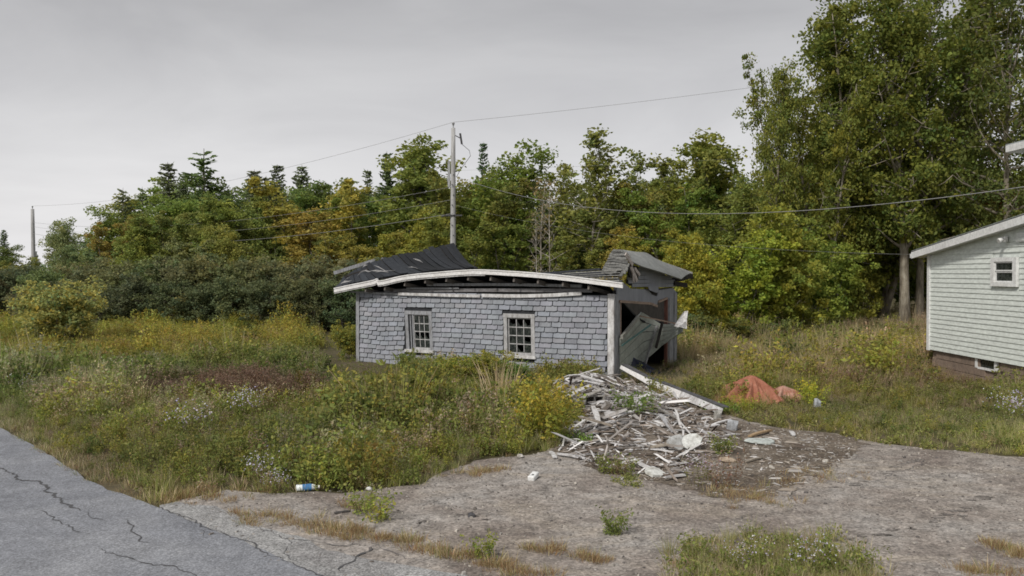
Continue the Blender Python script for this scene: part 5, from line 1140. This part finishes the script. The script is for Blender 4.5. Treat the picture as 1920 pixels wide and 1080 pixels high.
    return scatter(name, P[keep], kk, s[keep], g1[keep], seed + 1, label, 'weeds')
field(19000, 9.5, 23, 501, 'field_weeds', 'overgrown mix of grass, goldenrod and asters covering the near field')
field(18000, 23, 48, 502, 'far_field_weeds', 'yellowing weeds and dry grass covering the far field')
# low rusty grass in the seams of the asphalt and driveway
def along(pts, n, seed, wdt):
    r = np.random.default_rng(seed); Wp = [G(*p) for p in pts]; o = []
    for _ in range(n):
        i = r.integers(len(Wp) - 1); p = Wp[i].lerp(Wp[i + 1], r.uniform()); o.append((p.x + r.normal(0, wdt), p.y + r.normal(0, wdt), 0.005))
    return o
seam = along([(500, 962), (560, 980), (600, 990), (660, 1008)], 60, 1, 0.10) + along([(620, 985), (700, 1005), (780, 1022), (860, 1042), (930, 1062), (1010, 1080)], 150, 2, 0.07) + along([(1000, 1030), (1050, 1032)], 22, 3, 0.05) + along([(1075, 1040), (1110, 1050), (1145, 1052)], 20, 4, 0.05) + along([(640, 945), (690, 955)], 18, 5, 0.05) + along([(1850, 1015), (1920, 1045)], 40, 6, 0.05) + along([(1800, 1068), (1900, 1075)], 25, 7, 0.06) + along([(300, 935), (360, 928), (440, 935)], 60, 8, 0.14) + along([(1340, 950), (1480, 905), (1600, 880)], 40, 9, 0.16) + along([(1360, 920), (1460, 940)], 40, 10, 0.14) + along([(440, 960), (480, 985)], 16, 12, 0.05) + along([(870, 890), (940, 880)], 30, 13, 0.1)
scatter('seam_grass', seam, ['rust' if i % 5 else 'short' for i in range(len(seam))], np.random.default_rng(3).uniform(0.3, 0.75, len(seam)), np.ones((len(seam), 3)) * np.array([1.0, 0.95, 0.9]), 61, 'rust-coloured dry grass growing in the seams of the driveway', 'grass')
r = np.random.default_rng(71); n = 520; cx, cy = G(1440, 1075)[:2]
px_, py_ = r.uniform(1250, 1660, n), r.uniform(1003, 1130, n); e = ((px_ - 1440) / 215) ** 2 + ((py_ - 1085) / 85) ** 2 < r.uniform(0.6, 1.1, n)
PT = [(*G(a, b_)[:2], 0.003) for a, b_ in zip(px_[e], py_[e])]; kk = [str(r.choice(['grass', 'short', 'low', 'rust', 'leafy', 'tan'], p=[0.22, 0.26, 0.12, 0.22, 0.05, 0.13])) for _ in PT]
scatter('driveway_grass', PT, kk, np.where(np.isin(kk, ('short', 'low', 'rust')), 0.75, 0.3) * r.uniform(0.55, 1.2, len(PT)), np.ones((len(PT), 3)), 72, 'patch of mixed green and brown grass at the bottom right of the driveway', 'grass')

# ------------------------------------------------------------------ single plants that stand out
WNO = [0]
def weed_thing(name, key, loc, scale, label, cat='plant', n=6, spread=0.18, tint=(1, 1, 1), seed=0, parts=('stems',)):
    r = np.random.default_rng(900 + seed); Vs, Qs, Cs = [], [], []; off = 0
    for i in range(n):
        k = key if isinstance(key, str) else key[i % len(key)]; me = PROLIST[PR[k][int(r.integers(len(PR[k])))]].data
        nv = len(me.vertices); v = np.empty(nv * 3, np.float32); me.vertices.foreach_get('co', v); v = v.reshape(-1, 3)
        q = np.empty(len(me.loops), np.int32); me.loops.foreach_get('vertex_index', q); c = np.empty(len(me.polygons) * 4, np.float32); me.attributes['Col'].data.foreach_get('color', c)
        a = r.uniform(0, 6.28); R = np.array([[math.cos(a), -math.sin(a), 0], [math.sin(a), math.cos(a), 0], [0, 0, 1]]); s = scale * r.uniform(0.75, 1.15); aa, rr_ = r.uniform(0, 6.28), spread * math.sqrt(r.uniform())
        Vs.append(v @ R.T * s + np.array([math.cos(aa) * rr_, math.sin(aa) * rr_, 0])); Qs.append(q.reshape(-1, 4) + off); Cs.append(c.reshape(-1, 4)[:, :3] * np.array(tint)); off += nv
    o = link(name, mesh_np(name, np.concatenate(Vs), np.concatenate(Qs), M['leaf'], np.concatenate(Cs)), None, loc); tag(o, label, cat); return o
def GL(px, py):
    p = G(px, py); p.z = H1(p.x, p.y); return p
weed_thing('goldenrod_clump', 'golden', GL(1016, 830), 1.05, 'tall bright yellow goldenrod clump left of the debris heap', n=9, spread=0.26, tint=(1.25, 1.2, 0.9), seed=1)
weed_thing('aster_clump', 'aster', GL(515, 924), 0.55, 'pale lilac aster clump at the driveway edge left of the plastic bottle', n=4, spread=0.12, seed=2)
weed_thing('aster_clump', 'aster', GL(478, 905), 0.75, 'pale lilac aster clump just behind the one near the bottle', n=3, spread=0.15, seed=3)
weed_thing('aster_clump', 'aster', GL(445, 800), 0.9, 'lilac aster clump in the middle of the left field', n=4, spread=0.2, seed=4)
weed_thing('aster_clump', 'aster', GL(350, 832), 0.9, 'lilac aster clump in the left field above the road bend', n=3, spread=0.2, seed=5)
weed_thing('aster_clump', 'aster', GL(60, 745), 0.8, 'pale aster clump at the far left of the field', n=6, spread=0.5, seed=6)
weed_thing('aster_clump', 'aster', GL(1918, 800), 1.0, 'big white aster clump at the right edge of the grass', n=7, spread=0.4, seed=7)
weed_thing('aster_clump', 'aster', GL(1500, 1078), 0.5, 'white aster clump in the grass patch at the bottom right', n=4, spread=0.25, seed=8)
weed_thing('aster_clump', 'aster', GL(1405, 1072), 0.45, 'white aster clump left in the grass patch at the bottom right', n=3, spread=0.18, seed=9)
weed_thing('aster_clump', ('aster', 'dead'), GL(1325, 908), 0.62, 'brown and white dying aster clump at the foot of the debris', n=5, spread=0.25, tint=(0.8, 0.72, 0.74), seed=10)
weed_thing('dry_grass_tuft', 'tan', GL(945, 772), 1.6, 'tall straw-coloured dry grass tuft in front of the right window', n=6, spread=0.22, tint=(1.25, 1.2, 1.15), seed=11)
weed_thing('mullein_weed', 'leafy', GL(1154, 1000), 0.36, 'small upright green weed alone on the gravel', n=3, spread=0.02, tint=(0.9, 0.95, 1), seed=12)
weed_thing('driveway_weed', ('low', 'leafy', 'yellow'), GL(715, 972), 0.45, 'pale green weed growing through the driveway at its left', n=4, spread=0.1, tint=(1.3, 1.3, 1.2), seed=13)
weed_thing('driveway_weed', ('leafy', 'fluff'), GL(688, 960), 0.5, 'thin pale weed beside the green one at the left of the driveway', n=2, spread=0.06, tint=(1.2, 1.2, 1.2), seed=14)
weed_thing('driveway_weed', ('leafy',), GL(905, 1045), 0.32, 'thin green weed in the seam at the bottom middle', n=2, spread=0.04, tint=(1.2, 1.2, 1), seed=15)
weed_thing('driveway_weed', ('leafy', 'dead'), GL(1140, 888), 0.38, 'thin brown-green weed standing at the front of the debris, left one', n=3, spread=0.06, seed=16)
weed_thing('driveway_weed', ('dead', 'leafy'), GL(1170, 890), 0.36, 'thin brown-green weed standing at the front of the debris, right one', n=3, spread=0.06, seed=17)
weed_thing('driveway_weed', ('leafy', 'dark'), GL(1357, 850), 0.4, 'dark green weed standing right of the debris', n=3, spread=0.08, seed=18)
weed_thing('low_weed', 'low', GL(1068, 826), 0.9, 'fresh green low weeds at the left foot of the debris', n=9, spread=0.35, tint=(0.8, 1.15, 0.8), seed=19)
weed_thing('low_weed', 'low', GL(1182, 905), 0.6, 'low green weeds in front of the debris at the driveway edge', n=7, spread=0.2, seed=20)
weed_thing('low_weed', ('low', 'leafy'), GL(1195, 792), 0.5, 'green weeds growing on top of the debris heap', n=7, spread=0.3, tint=(0.75, 0.95, 0.8), seed=21).location.z += 0.2
weed_thing('low_weed', 'low', GL(1358, 770), 1.0, 'fresh green weeds at the end of the fallen white trim', n=6, spread=0.22, tint=(0.85, 1.2, 0.85), seed=22)
weed_thing('golden_flowers', 'golden', GL(1525, 760), 0.6, 'bright yellow wildflowers right of the orange tarp', n=5, spread=0.22, tint=(1.7, 1.8, 1.0), seed=23)
weed_thing('golden_flowers', 'golden', GL(1375, 768), 0.45, 'low yellow wildflowers in front of the orange tarp', n=5, spread=0.35, tint=(1.4, 1.5, 0.9), seed=24)
weed_thing('goldenrod_clump', 'yellow', GL(1650, 720), 1.15, 'yellow-green goldenrod clump in the dry grass left of the house', n=8, spread=0.35, tint=(1.15, 1.15, 1), seed=25)
weed_thing('goldenrod_clump', ('yellow', 'golden'), GL(700, 905), 0.8, 'orange-yellow weed clump at the driveway edge in the middle', n=5, spread=0.25, tint=(0.85, 0.78, 0.8), seed=26)

# ------------------------------------------------------------------ debris heap
r = np.random.default_rng(55); nn_ = 40
hx, hy = np.linspace(-0.3, 4.6, nn_), np.linspace(11.6, 20.2, nn_ * 2); HX, HY = np.meshgrid(hx, hy)
HZ = mound(HX, HY) * 0.92 + 0.02 * wob(HX * 3, HY * 3) * (mound(HX, HY) > 0.04) - 0.035
ii = np.arange(HX.size).reshape(HX.shape); Qh = np.stack([ii[:-1, :-1], ii[:-1, 1:], ii[1:, 1:], ii[1:, :-1]], -1).reshape(-1, 4)
zc = HZ.ravel()[Qh].max(1); Qh = Qh[zc > 0.008]
used = np.unique(Qh); remap = -np.ones(HX.size, int); remap[used] = np.arange(len(used))
tag(link('rubble_mound', mesh_np('rubble_mound', np.stack([HX, HY, HZ], -1).reshape(-1, 3)[used], remap[Qh], M['dirt'], smooth=True)), 'low mound of soil and crumbled rubble under the debris boards', 'rubble', kind='stuff')
def surf(x, y): return max(0.006, float(mound(np.array([x]), np.array([y]))[0]) * 0.92 - 0.03)
SPL_POLY = [tuple(G(x, y)[:2]) for x, y in ((1045, 842), (1040, 790), (1045, 735), (1085, 715), (1160, 715), (1230, 738), (1320, 775), (1420, 805), (1560, 820), (1610, 850), (1560, 885), (1480, 930), (1380, 935), (1290, 915), (1160, 898), (1090, 868))]
tag(bits('wood_splinters', SPL_POLY, 3800, 0.034, None, [(0.42, 0.40, 0.38), (0.3, 0.26, 0.22), (0.52, 0.5, 0.49), (0.2, 0.165, 0.13), (0.36, 0.32, 0.28), (0.15, 0.12, 0.10)], 12, 0.004, surf, 0.2, (1.0, 3.2)), 'small splinters and chips strewn over the dirt around the debris heap', 'splinters', kind='stuff')
LATH_POLY = [tuple(G(x, y)[:2]) for x, y in ((1045, 842), (1040, 790), (1045, 735), (1085, 715), (1160, 715), (1230, 738), (1320, 780), (1350, 830), (1320, 870), (1260, 905), (1160, 890), (1090, 868))]
tag(bits('lath_fragments', LATH_POLY, 2500, 0.056, None, [(0.55, 0.54, 0.54), (0.36, 0.33, 0.31), (0.72, 0.71, 0.71), (0.2, 0.165, 0.14), (0.27, 0.23, 0.20), (0.14, 0.11, 0.09)], 14, 0.015, surf, 0.16, (1.3, 4.0), 0.22), 'pale lath fragments heaped over the rubble mound', 'laths', kind='stuff')
def board_mesh(seed):
    r = random.Random(seed); n = 4; vs = []; fs = []
    for i in range(n + 1):
        x = -0.5 + i / n; w = 0.5 * (r.uniform(0.85, 1.0) if 0 < i < n else r.uniform(0.55, 1.0)); b_ = r.uniform(-0.15, 0.15) * (0.5 if 0 < i < n else 1)
        dx0, dx1 = (r.uniform(-0.07, 0.07), r.uniform(-0.07, 0.07)) if i in (0, n) else (0, 0); bow = 0.8 * math.sin(math.pi * i / n) * r.uniform(0.4, 1)
        vs += [(x + dx0, -w, -0.5 + bow), (x + dx1, w, -0.5 + bow + b_), (x + dx1, w, 0.5 + bow + b_), (x + dx0, -w, 0.5 + bow)]
    for i in range(n):
        for k in range(4): fs.append((i * 4 + k, i * 4 + (k + 1) % 4, (i + 1) * 4 + (k + 1) % 4, (i + 1) * 4 + k))
    fs += [(3, 2, 1, 0), tuple(n * 4 + k for k in range(4))]
    mb = MB(); mb.add(vs, fs); return mb.mesh('broken_board', M['old_wood'])
BM = [board_mesh(600 + i) for i in range(8)]
def board(loc, rot, L_, w, th, col, label, group=None, name='broken_board', cat='board', mesh=None):
    o = link(name, mesh or BM[bdr.randrange(8)], None, loc, rot, (L_, w, th), col); tag(o, label, cat, group); return o
bdr = random.Random(88)
WHT = [(0.80, 0.79, 0.80, 1), (0.88, 0.87, 0.88, 1), (0.70, 0.69, 0.70, 1)]; GRB = [(0.36, 0.34, 0.33, 1), (0.28, 0.255, 0.235, 1), (0.44, 0.42, 0.41, 1), (0.22, 0.19, 0.165, 1)]
cntb = 0; tries = 0
ZONES = [((1.55, 18.0), (0.65, 0.85), 72), ((1.6, 16.2), (0.65, 0.9), 85), ((1.5, 14.2), (0.6, 0.9), 58), ((2.5, 15.6), (0.6, 1.0), 40), ((1.7, 12.6), (0.6, 0.5), 22), ((3.0, 13.8), (0.8, 0.9), 12)]
ZL = {(1.55, 18.0): 'on the crest of the debris heap against the shed corner', (1.6, 16.2): 'on the upper middle slope of the debris heap', (1.5, 14.2): 'on the lower slope of the debris heap', (2.5, 15.6): 'in the debris beside the fallen white trim', (1.7, 12.6): 'at the front edge of the debris on the gravel', (3.0, 13.8): 'scattered on the dirt right of the debris heap'}
for (c0, sg, num) in ZONES:
    k = 0
    while k < num:
        x, y = bdr.gauss(c0[0], sg[0] * 0.6), bdr.gauss(c0[1], sg[1] * 0.6)
        if not pip(SPL_POLY, np.array([x]), np.array([y]))[0] or pip(SHED_POLY, np.array([x]), np.array([y]))[0]: continue
        m0 = surf(x, y); gx_, gy_ = (surf(x + 0.2, y) - surf(x - 0.2, y)) / 0.4, (surf(x, y + 0.2) - surf(x, y - 0.2)) / 0.4
        yaw = bdr.uniform(0, math.pi) if bdr.random() < 0.55 else bdr.gauss(0.35, 0.4); tilt = max(-0.6, min(0.6, bdr.gauss(0, 0.16))) * (1 if m0 > 0.08 else 0.2)
        L_ = min(0.95, max(0.12, bdr.lognormvariate(-1.2, 0.5))); w = bdr.choice((0.025, 0.035, 0.045, 0.06, 0.09)) * bdr.uniform(0.8, 1.2); th = bdr.uniform(0.010, 0.022)
        slope = gx_ * math.cos(yaw) + gy_ * math.sin(yaw); cl = bdr.choice(WHT) if bdr.random() < 0.36 else bdr.choice(GRB)
        g = bdr.uniform(0.85, 1.15); lay = bdr.uniform(0, 0.08) if m0 > 0.06 else 0
        z = m0 + th + 0.012 + lay + abs(math.sin(tilt)) * L_ * 0.35
        board((x, y, z), (bdr.gauss(0, 0.5) if m0 > 0.06 else bdr.gauss(0, 0.05), -math.atan(slope) + tilt, yaw), L_, w, th, (cl[0] * g, cl[1] * g, cl[2] * g, 1), ('flaking white' if cl in WHT else ('brown' if cl[0] < 0.3 else 'weathered grey')) + (' long' if L_ > 0.6 else (' short' if L_ < 0.3 else '')) + (' lath' if w < 0.05 else ' board') + ' ' + ZL[c0], 'splintered boards of the debris heap')
        k += 1
def stick(px0, py0, px1, py1, z0, z1, w, th, col, label, name='broken_board'):
    a, b_ = G(px0, py0, z0), G(px1, py1, z1); d = b_ - a; yaw = math.atan2(d.y, d.x); pit = -math.atan2(d.z, math.hypot(d.x, d.y)); c = (a + b_) / 2
    return board(c, (0, pit, yaw), d.length, w, th, col, label, None, name)
# the long white trim that came off the corner, lying out from the shed
def trim_piece():
    pts = [Vector((2.53, 19.92, 0.40)), Vector((2.95, 18.4, 0.24)), Vector((3.36, 17.0, 0.16)), Vector((3.80, 15.45, 0.085))]
    o = empty('fallen_trim', (2.6, 19.85, 0)); tag(o, 'long white boxed trim fallen from the shed onto the ground beside the debris', 'trim')
    for i, (mt, h0, h1) in enumerate((('white_trim', 0.08, 0.12), ('white_trim', 0.13, 0.15), ('peel', 0.155, 0.11))):  # last section greyer: shade on the plank put into its colour
        a, b_ = pts[i] - Vector((2.6, 19.85, 0)), pts[i + 1] - Vector((2.6, 19.85, 0)); d = (b_ - a).normalized(); sd_ = d.cross(Vector((0, 0, 1))).normalized(); lean = Vector((0, 0, 1)) * 0.9 + sd_ * -0.44
        mb = MB(); e = 0.012; n_ = lean.cross(d).normalized() * 0.028
        q = [a + d * e - lean * h0 / 2, b_ - d * e - lean * h1 / 2, b_ - d * e + lean * h1 / 2, a + d * e + lean * h0 / 2]
        mb.add([*q, *[p + n_ for p in q]], [(0, 1, 2, 3), (7, 6, 5, 4), (0, 4, 5, 1), (1, 5, 6, 2), (2, 6, 7, 3), (3, 7, 4, 0)])
        bm = bmesh.new(); me = mb.mesh('face_board', M[mt]); bm.from_mesh(me); bmesh.ops.recalc_face_normals(bm, faces=bm.faces[:]); bm.to_mesh(me); bm.free(); link('face_board', me, o)
        mb = MB(); off = sd_ * -0.10 + Vector((0, 0, (h0 + h1) / 4 + 0.0)); mb.beam(a + off, b_ + off, 0.13, 0.018); mb.build('top_board', M['roof_grey'], o, color=(0.5, 0.5, 0.55, 1))
trim_piece()
stick(1052, 752, 1108, 722, 0.30, 0.48, 0.14, 0.025, (0.78, 0.76, 0.73, 1), 'wide pale board propped at the top left of the debris heap')
stick(1075, 756, 1130, 730, 0.26, 0.42, 0.12, 0.025, (0.5, 0.48, 0.45, 1), 'grey-brown plank lying below the wide pale board on the heap')
stick(1105, 722, 1160, 752, 0.42, 0.28, 0.035, 0.018, (0.55, 0.53, 0.5, 1), 'thin pale stick crossing the top of the heap to the right')
stick(1135, 728, 1205, 764, 0.34, 0.22, 0.04, 0.02, (0.34, 0.32, 0.3, 1), 'dark grey batten running down the right side of the heap')
stick(1165, 728, 1280, 790, 0.28, 0.14, 0.06, 0.02, (0.42, 0.4, 0.38, 1), 'long grey batten parallel to the fallen white trim')
stick(1085, 782, 1145, 798, 0.25, 0.2, 0.08, 0.02, (0.45, 0.39, 0.33, 1), 'brownish curved board across the middle of the heap')
stick(1112, 762, 1122, 790, 0.34, 0.2, 0.1, 0.02, (0.74, 0.73, 0.73, 1), 'white board standing steeply in the middle of the heap')
stick(1238, 778, 1262, 810, 0.2, 0.06, 0.08, 0.02, (0.55, 0.55, 0.57, 1), 'pale grey board slanting down the right of the heap')
stick(1045, 851, 1098, 860, 0.03, 0.03, 0.07, 0.02, (0.75, 0.74, 0.75, 1), 'long white lath lying on the gravel left of the debris')
stick(1032, 847, 1041, 858, 0.03, 0.03, 0.07, 0.02, (0.85, 0.85, 0.86, 1), 'short white stick lying on the gravel at the left tip of the debris')
stick(1185, 862, 1225, 882, 0.03, 0.04, 0.06, 0.02, (0.78, 0.76, 0.76, 1), 'white lath pointing at the torn white sheet in front of the heap')
stick(1335, 800, 1380, 812, 0.05, 0.03, 0.05, 0.02, (0.2, 0.17, 0.15, 1), 'dark thin batten right of the heap')
stick(1405, 818, 1448, 806, 0.03, 0.05, 0.07, 0.025, (0.5, 0.36, 0.22, 1), 'tan bare wooden board above the pale flat sheet on the dirt')
stick(1398, 866, 1430, 858, 0.02, 0.02, 0.05, 0.02, (0.42, 0.37, 0.31, 1), 'brown stick lying on the dirt right of the debris')
stick(1220, 838, 1268, 834, 0.06, 0.07, 0.11, 0.02, (0.52, 0.46, 0.38, 1), 'tan plank lying flat at the front of the heap')
def shard(name, px, py, z, L_, w, th, seed, col, label, cat, rot=(0, 0, 0), mat='old_wood'):
    r = random.Random(seed); n = 9; P = []
    for i in range(n):
        a = 2 * math.pi * i / n; e = r.uniform(0.72, 1.1); P.append((math.cos(a) * L_ / 2 * e, math.sin(a) * w / 2 * e))
    mb = MB(); vs = [(x, y, -th / 2) for x, y in P] + [(x * 0.97, y * 0.97, th / 2 + r.uniform(-1, 1) * th * 0.4) for x, y in P] + [(0, 0, th * 0.8)]
    fs = [tuple(range(n - 1, -1, -1))] + [(i, (i + 1) % n, (i + 1) % n + n, i + n) for i in range(n)] + [(i + n, (i + 1) % n + n, 2 * n) for i in range(n)]
    mb.add(vs, fs); p = G(px, py, z); o = mb.build(name, M[mat], None, loc=p, rot=rot, color=col); tag(o, label, cat); return o
shard('plaster_slab', 1297, 828, 0.13, 0.34, 0.30, 0.03, 1, (0.80, 0.82, 0.80, 1), 'white broken plaster slab tilted up at the right of the heap', 'slab', (0.9, 0.2, -0.5))
shard('plaster_slab', 1268, 830, 0.10, 0.28, 0.34, 0.03, 2, (0.55, 0.56, 0.56, 1), 'greyer plaster slab leaning left of the white one', 'slab', (0.8, -0.1, 0.3))
shard('torn_sheet', 1427, 827, 0.03, 0.55, 0.40, 0.02, 3, (0.68, 0.74, 0.72, 1), 'flat pale torn sheet lying on the dirt right of the debris', 'sheet', (0.03, 0.02, 0.2))
shard('torn_sheet', 1226, 884, 0.05, 0.34, 0.28, 0.03, 4, (0.82, 0.83, 0.80, 1), 'crumpled white torn sheet at the front edge of the debris', 'sheet', (0.3, 0.1, 0.4))
shard('plywood_scrap', 1365, 862, 0.03, 0.22, 0.22, 0.025, 5, (0.62, 0.50, 0.38, 1), 'small peach-coloured plywood scrap on the dirt', 'scrap', (0.1, 0.05, 0.7))
shard('stone', 1372, 800, 0.06, 0.24, 0.2, 0.14, 6, (0.50, 0.52, 0.55, 1), 'grey stone beside the end of the fallen trim', 'stone', (0.1, 0.1, 0.4))
shard('stone', 1345, 779, 0.06, 0.22, 0.16, 0.12, 7, (0.50, 0.49, 0.46, 1), 'pale stone under the end of the fallen trim', 'stone', (0.1, 0.1, 0.9))
shard('stone', 1532, 757, 0.1, 0.17, 0.12, 0.13, 8, (0.50, 0.53, 0.56, 1), 'bluish-grey stone in the grass right of the orange tarp', 'stone', (0, 0.1, 0.2))
shard('litter_scrap', 1548, 786, 0.03, 0.12, 0.05, 0.02, 9, (0.8, 0.8, 0.78, 1), 'tiny pale scrap lying in the right grass, left one', 'litter')
shard('litter_scrap', 1526, 790, 0.03, 0.12, 0.06, 0.02, 10, (0.62, 0.6, 0.58, 1), 'tiny grey scrap lying in the right grass near the dirt', 'litter')
shard('wood_scrap', 1447, 876, 0.02, 0.12, 0.05, 0.02, 11, (0.7, 0.66, 0.6, 1), 'small pale wood chip on the dirt, lower one', 'scrap', (0, 0, 1.9))
shard('wood_scrap', 1547, 864, 0.02, 0.10, 0.06, 0.03, 12, (0.72, 0.68, 0.62, 1), 'small pale wood chip on the dirt further right', 'scrap')
# concrete block with hollow cells buried in the heap
cb_ = empty('concrete_block', G(1112, 752, 0.22), 0.25); tag(cb_, 'hollow grey concrete block sticking out of the debris heap', 'block')
mb = MB(); mb.box((-0.2, -0.1, -0.1), (0.2, -0.07, 0.1)); mb.box((-0.2, 0.07, -0.1), (0.2, 0.1, 0.1))
for x0_ in (-0.2, -0.0175, 0.165): mb.box((x0_, -0.07, -0.1), (x0_ + 0.035, 0.07, 0.1))
mb.build('shell', mat_worn('concrete', (0.36, 0.35, 0.33, 1), (0.24, 0.23, 0.21, 1), (0.44, 0.43, 0.41, 1)), cb_, rot=(1.35, 0, 0))

# ------------------------------------------------------------------ orange tarp, litter
def mat_tarp():
    m, n, l, b = newmat('orange_netting'); v = N_obj(n, l)
    a = N_noise(n, l, 5, 5, 0.6, v); f = N_noise(n, l, 60, 2, 0.5, v)
    c = N_ramp(n, l, a, [(0.3, (0.24, 0.085, 0.05, 1)), (0.55, (0.36, 0.15, 0.098, 1)), (0.75, (0.43, 0.215, 0.155, 1))]); c = N_mix(n, l, 0.35, c, N_ramp(n, l, f, [(0.35, g3(0.5)), (0.65, g3(1.3))]), 'MULTIPLY')
    l.new(c, b.inputs['Base Color']); b.inputs['Roughness'].default_value = 0.7; N_bump(n, l, b, a, 0.6, 0.06); return m
M['tarp'] = mat_tarp()
p = GL(1408, 752); blob_sheet('orange_tarp', M['tarp'], (p.x, p.y, p.z), 0.76, 0.62, 0.52, 41, 'orange mesh tarp draped over a peaked pile in the grass', 'tarp', n=60, pinch=0.7, fold=0.36, rz=0.2)
p = GL(1468, 752); blob_sheet('orange_tarp', mat_worn('faded_tarp', (0.42, 0.235, 0.18, 1), (0.30, 0.11, 0.07, 1), (0.5, 0.34, 0.28, 1), (1, 1, 1), 7), (p.x + 0.02, p.y + 0.05, p.z), 0.44, 0.36, 0.30, 42, 'smaller faded orange bundle right of the peaked orange tarp', 'tarp', n=40, pinch=0.5, fold=0.4, rz=0.5)
bt = empty('plastic_bottle', G(576, 914, 0.04), 0.25); tag(bt, 'crushed clear plastic bottle with blue label on the driveway edge', 'bottle')
pl = newmat('clear_plastic'); pl[3].inputs['Base Color'].default_value = (0.75, 0.8, 0.82, 1); pl[3].inputs['Roughness'].default_value = 0.2
bl = mat_worn('blue_label', (0.10, 0.28, 0.55, 1), (0.06, 0.18, 0.4, 1))
mb = MB(); mb.tube([(-0.13, 0, 0), (-0.125, 0, 0), (-0.05, 0, 0), (0.03, 0, 0.003), (0.075, 0, 0.002), (0.1, 0, 0), (0.125, 0, 0)], [0.03, 0.04, 0.038, 0.036, 0.036, 0.018, 0.016], 14); mb.build('body', pl[0], bt, True)
mb = MB(); mb.tube([(-0.055, 0, 0), (0.0, 0, 0.002), (0.05, 0, 0.003)], 0.0405, 14, False); mb.build('label_band', bl, bt, True)
mb = MB(); mb.tube([(0.122, 0, 0), (0.145, 0, 0)], 0.019, 12); mb.build('cap', M['vinyl'], bt)
wb = empty('broken_block', G(1000, 893, 0.035), -0.35); tag(wb, 'small white brick-shaped scrap with a dark hole lying on the gravel', 'scrap')
mb = MB(); mb.box((-0.045, -0.10, -0.03), (0.045, 0.10, 0.03)); b0 = mb.build('body', M['vinyl'], wb, rot=(0.12, 0, 0)); bv = b0.modifiers.new('b', 'BEVEL'); bv.width = 0.008
mb = MB(); mb.tube([(0.005, -0.03, 0.024), (0.005, -0.03, 0.0345)], 0.016, 10); mb.build('hole', M['tar'], wb, rot=(0.12, 0, 0))
def crumple(px, py, s, seed, col, label):
    r = np.random.default_rng(seed); bm = bmesh.new(); bmesh.ops.create_icosphere(bm, subdivisions=2, radius=1)
    for v in bm.verts: v.co = Vector(v.co) * float(0.6 + 0.6 * r.uniform()); v.co.z *= 0.6
    me = bpy.data.meshes.new('crumpled_paper'); bm.to_mesh(me); bm.free(); me.materials.append(M['old_wood']); o = link('crumpled_paper', me, None, G(px, py, s * 0.5), None, (s, s, s), col); tag(o, label, 'litter')
crumple(692, 917, 0.045, 1, (0.9, 0.9, 0.9, 1), 'small crumpled white paper at the weed edge right of the bottle')
crumple(975, 855, 0.05, 2, (0.75, 0.72, 0.68, 1), 'small pale lump at the weed edge above the white brick-shaped scrap')
shard('stone', 885, 966, 0.02, 0.09, 0.07, 0.04, 21, (0.12, 0.12, 0.13, 1), 'small dark lump of asphalt alone on the driveway', 'stone')
stick(628, 962, 655, 958, 0.012, 0.012, 0.035, 0.012, (0.14, 0.13, 0.13, 1), 'short dark stick on the driveway left of the pale weeds')
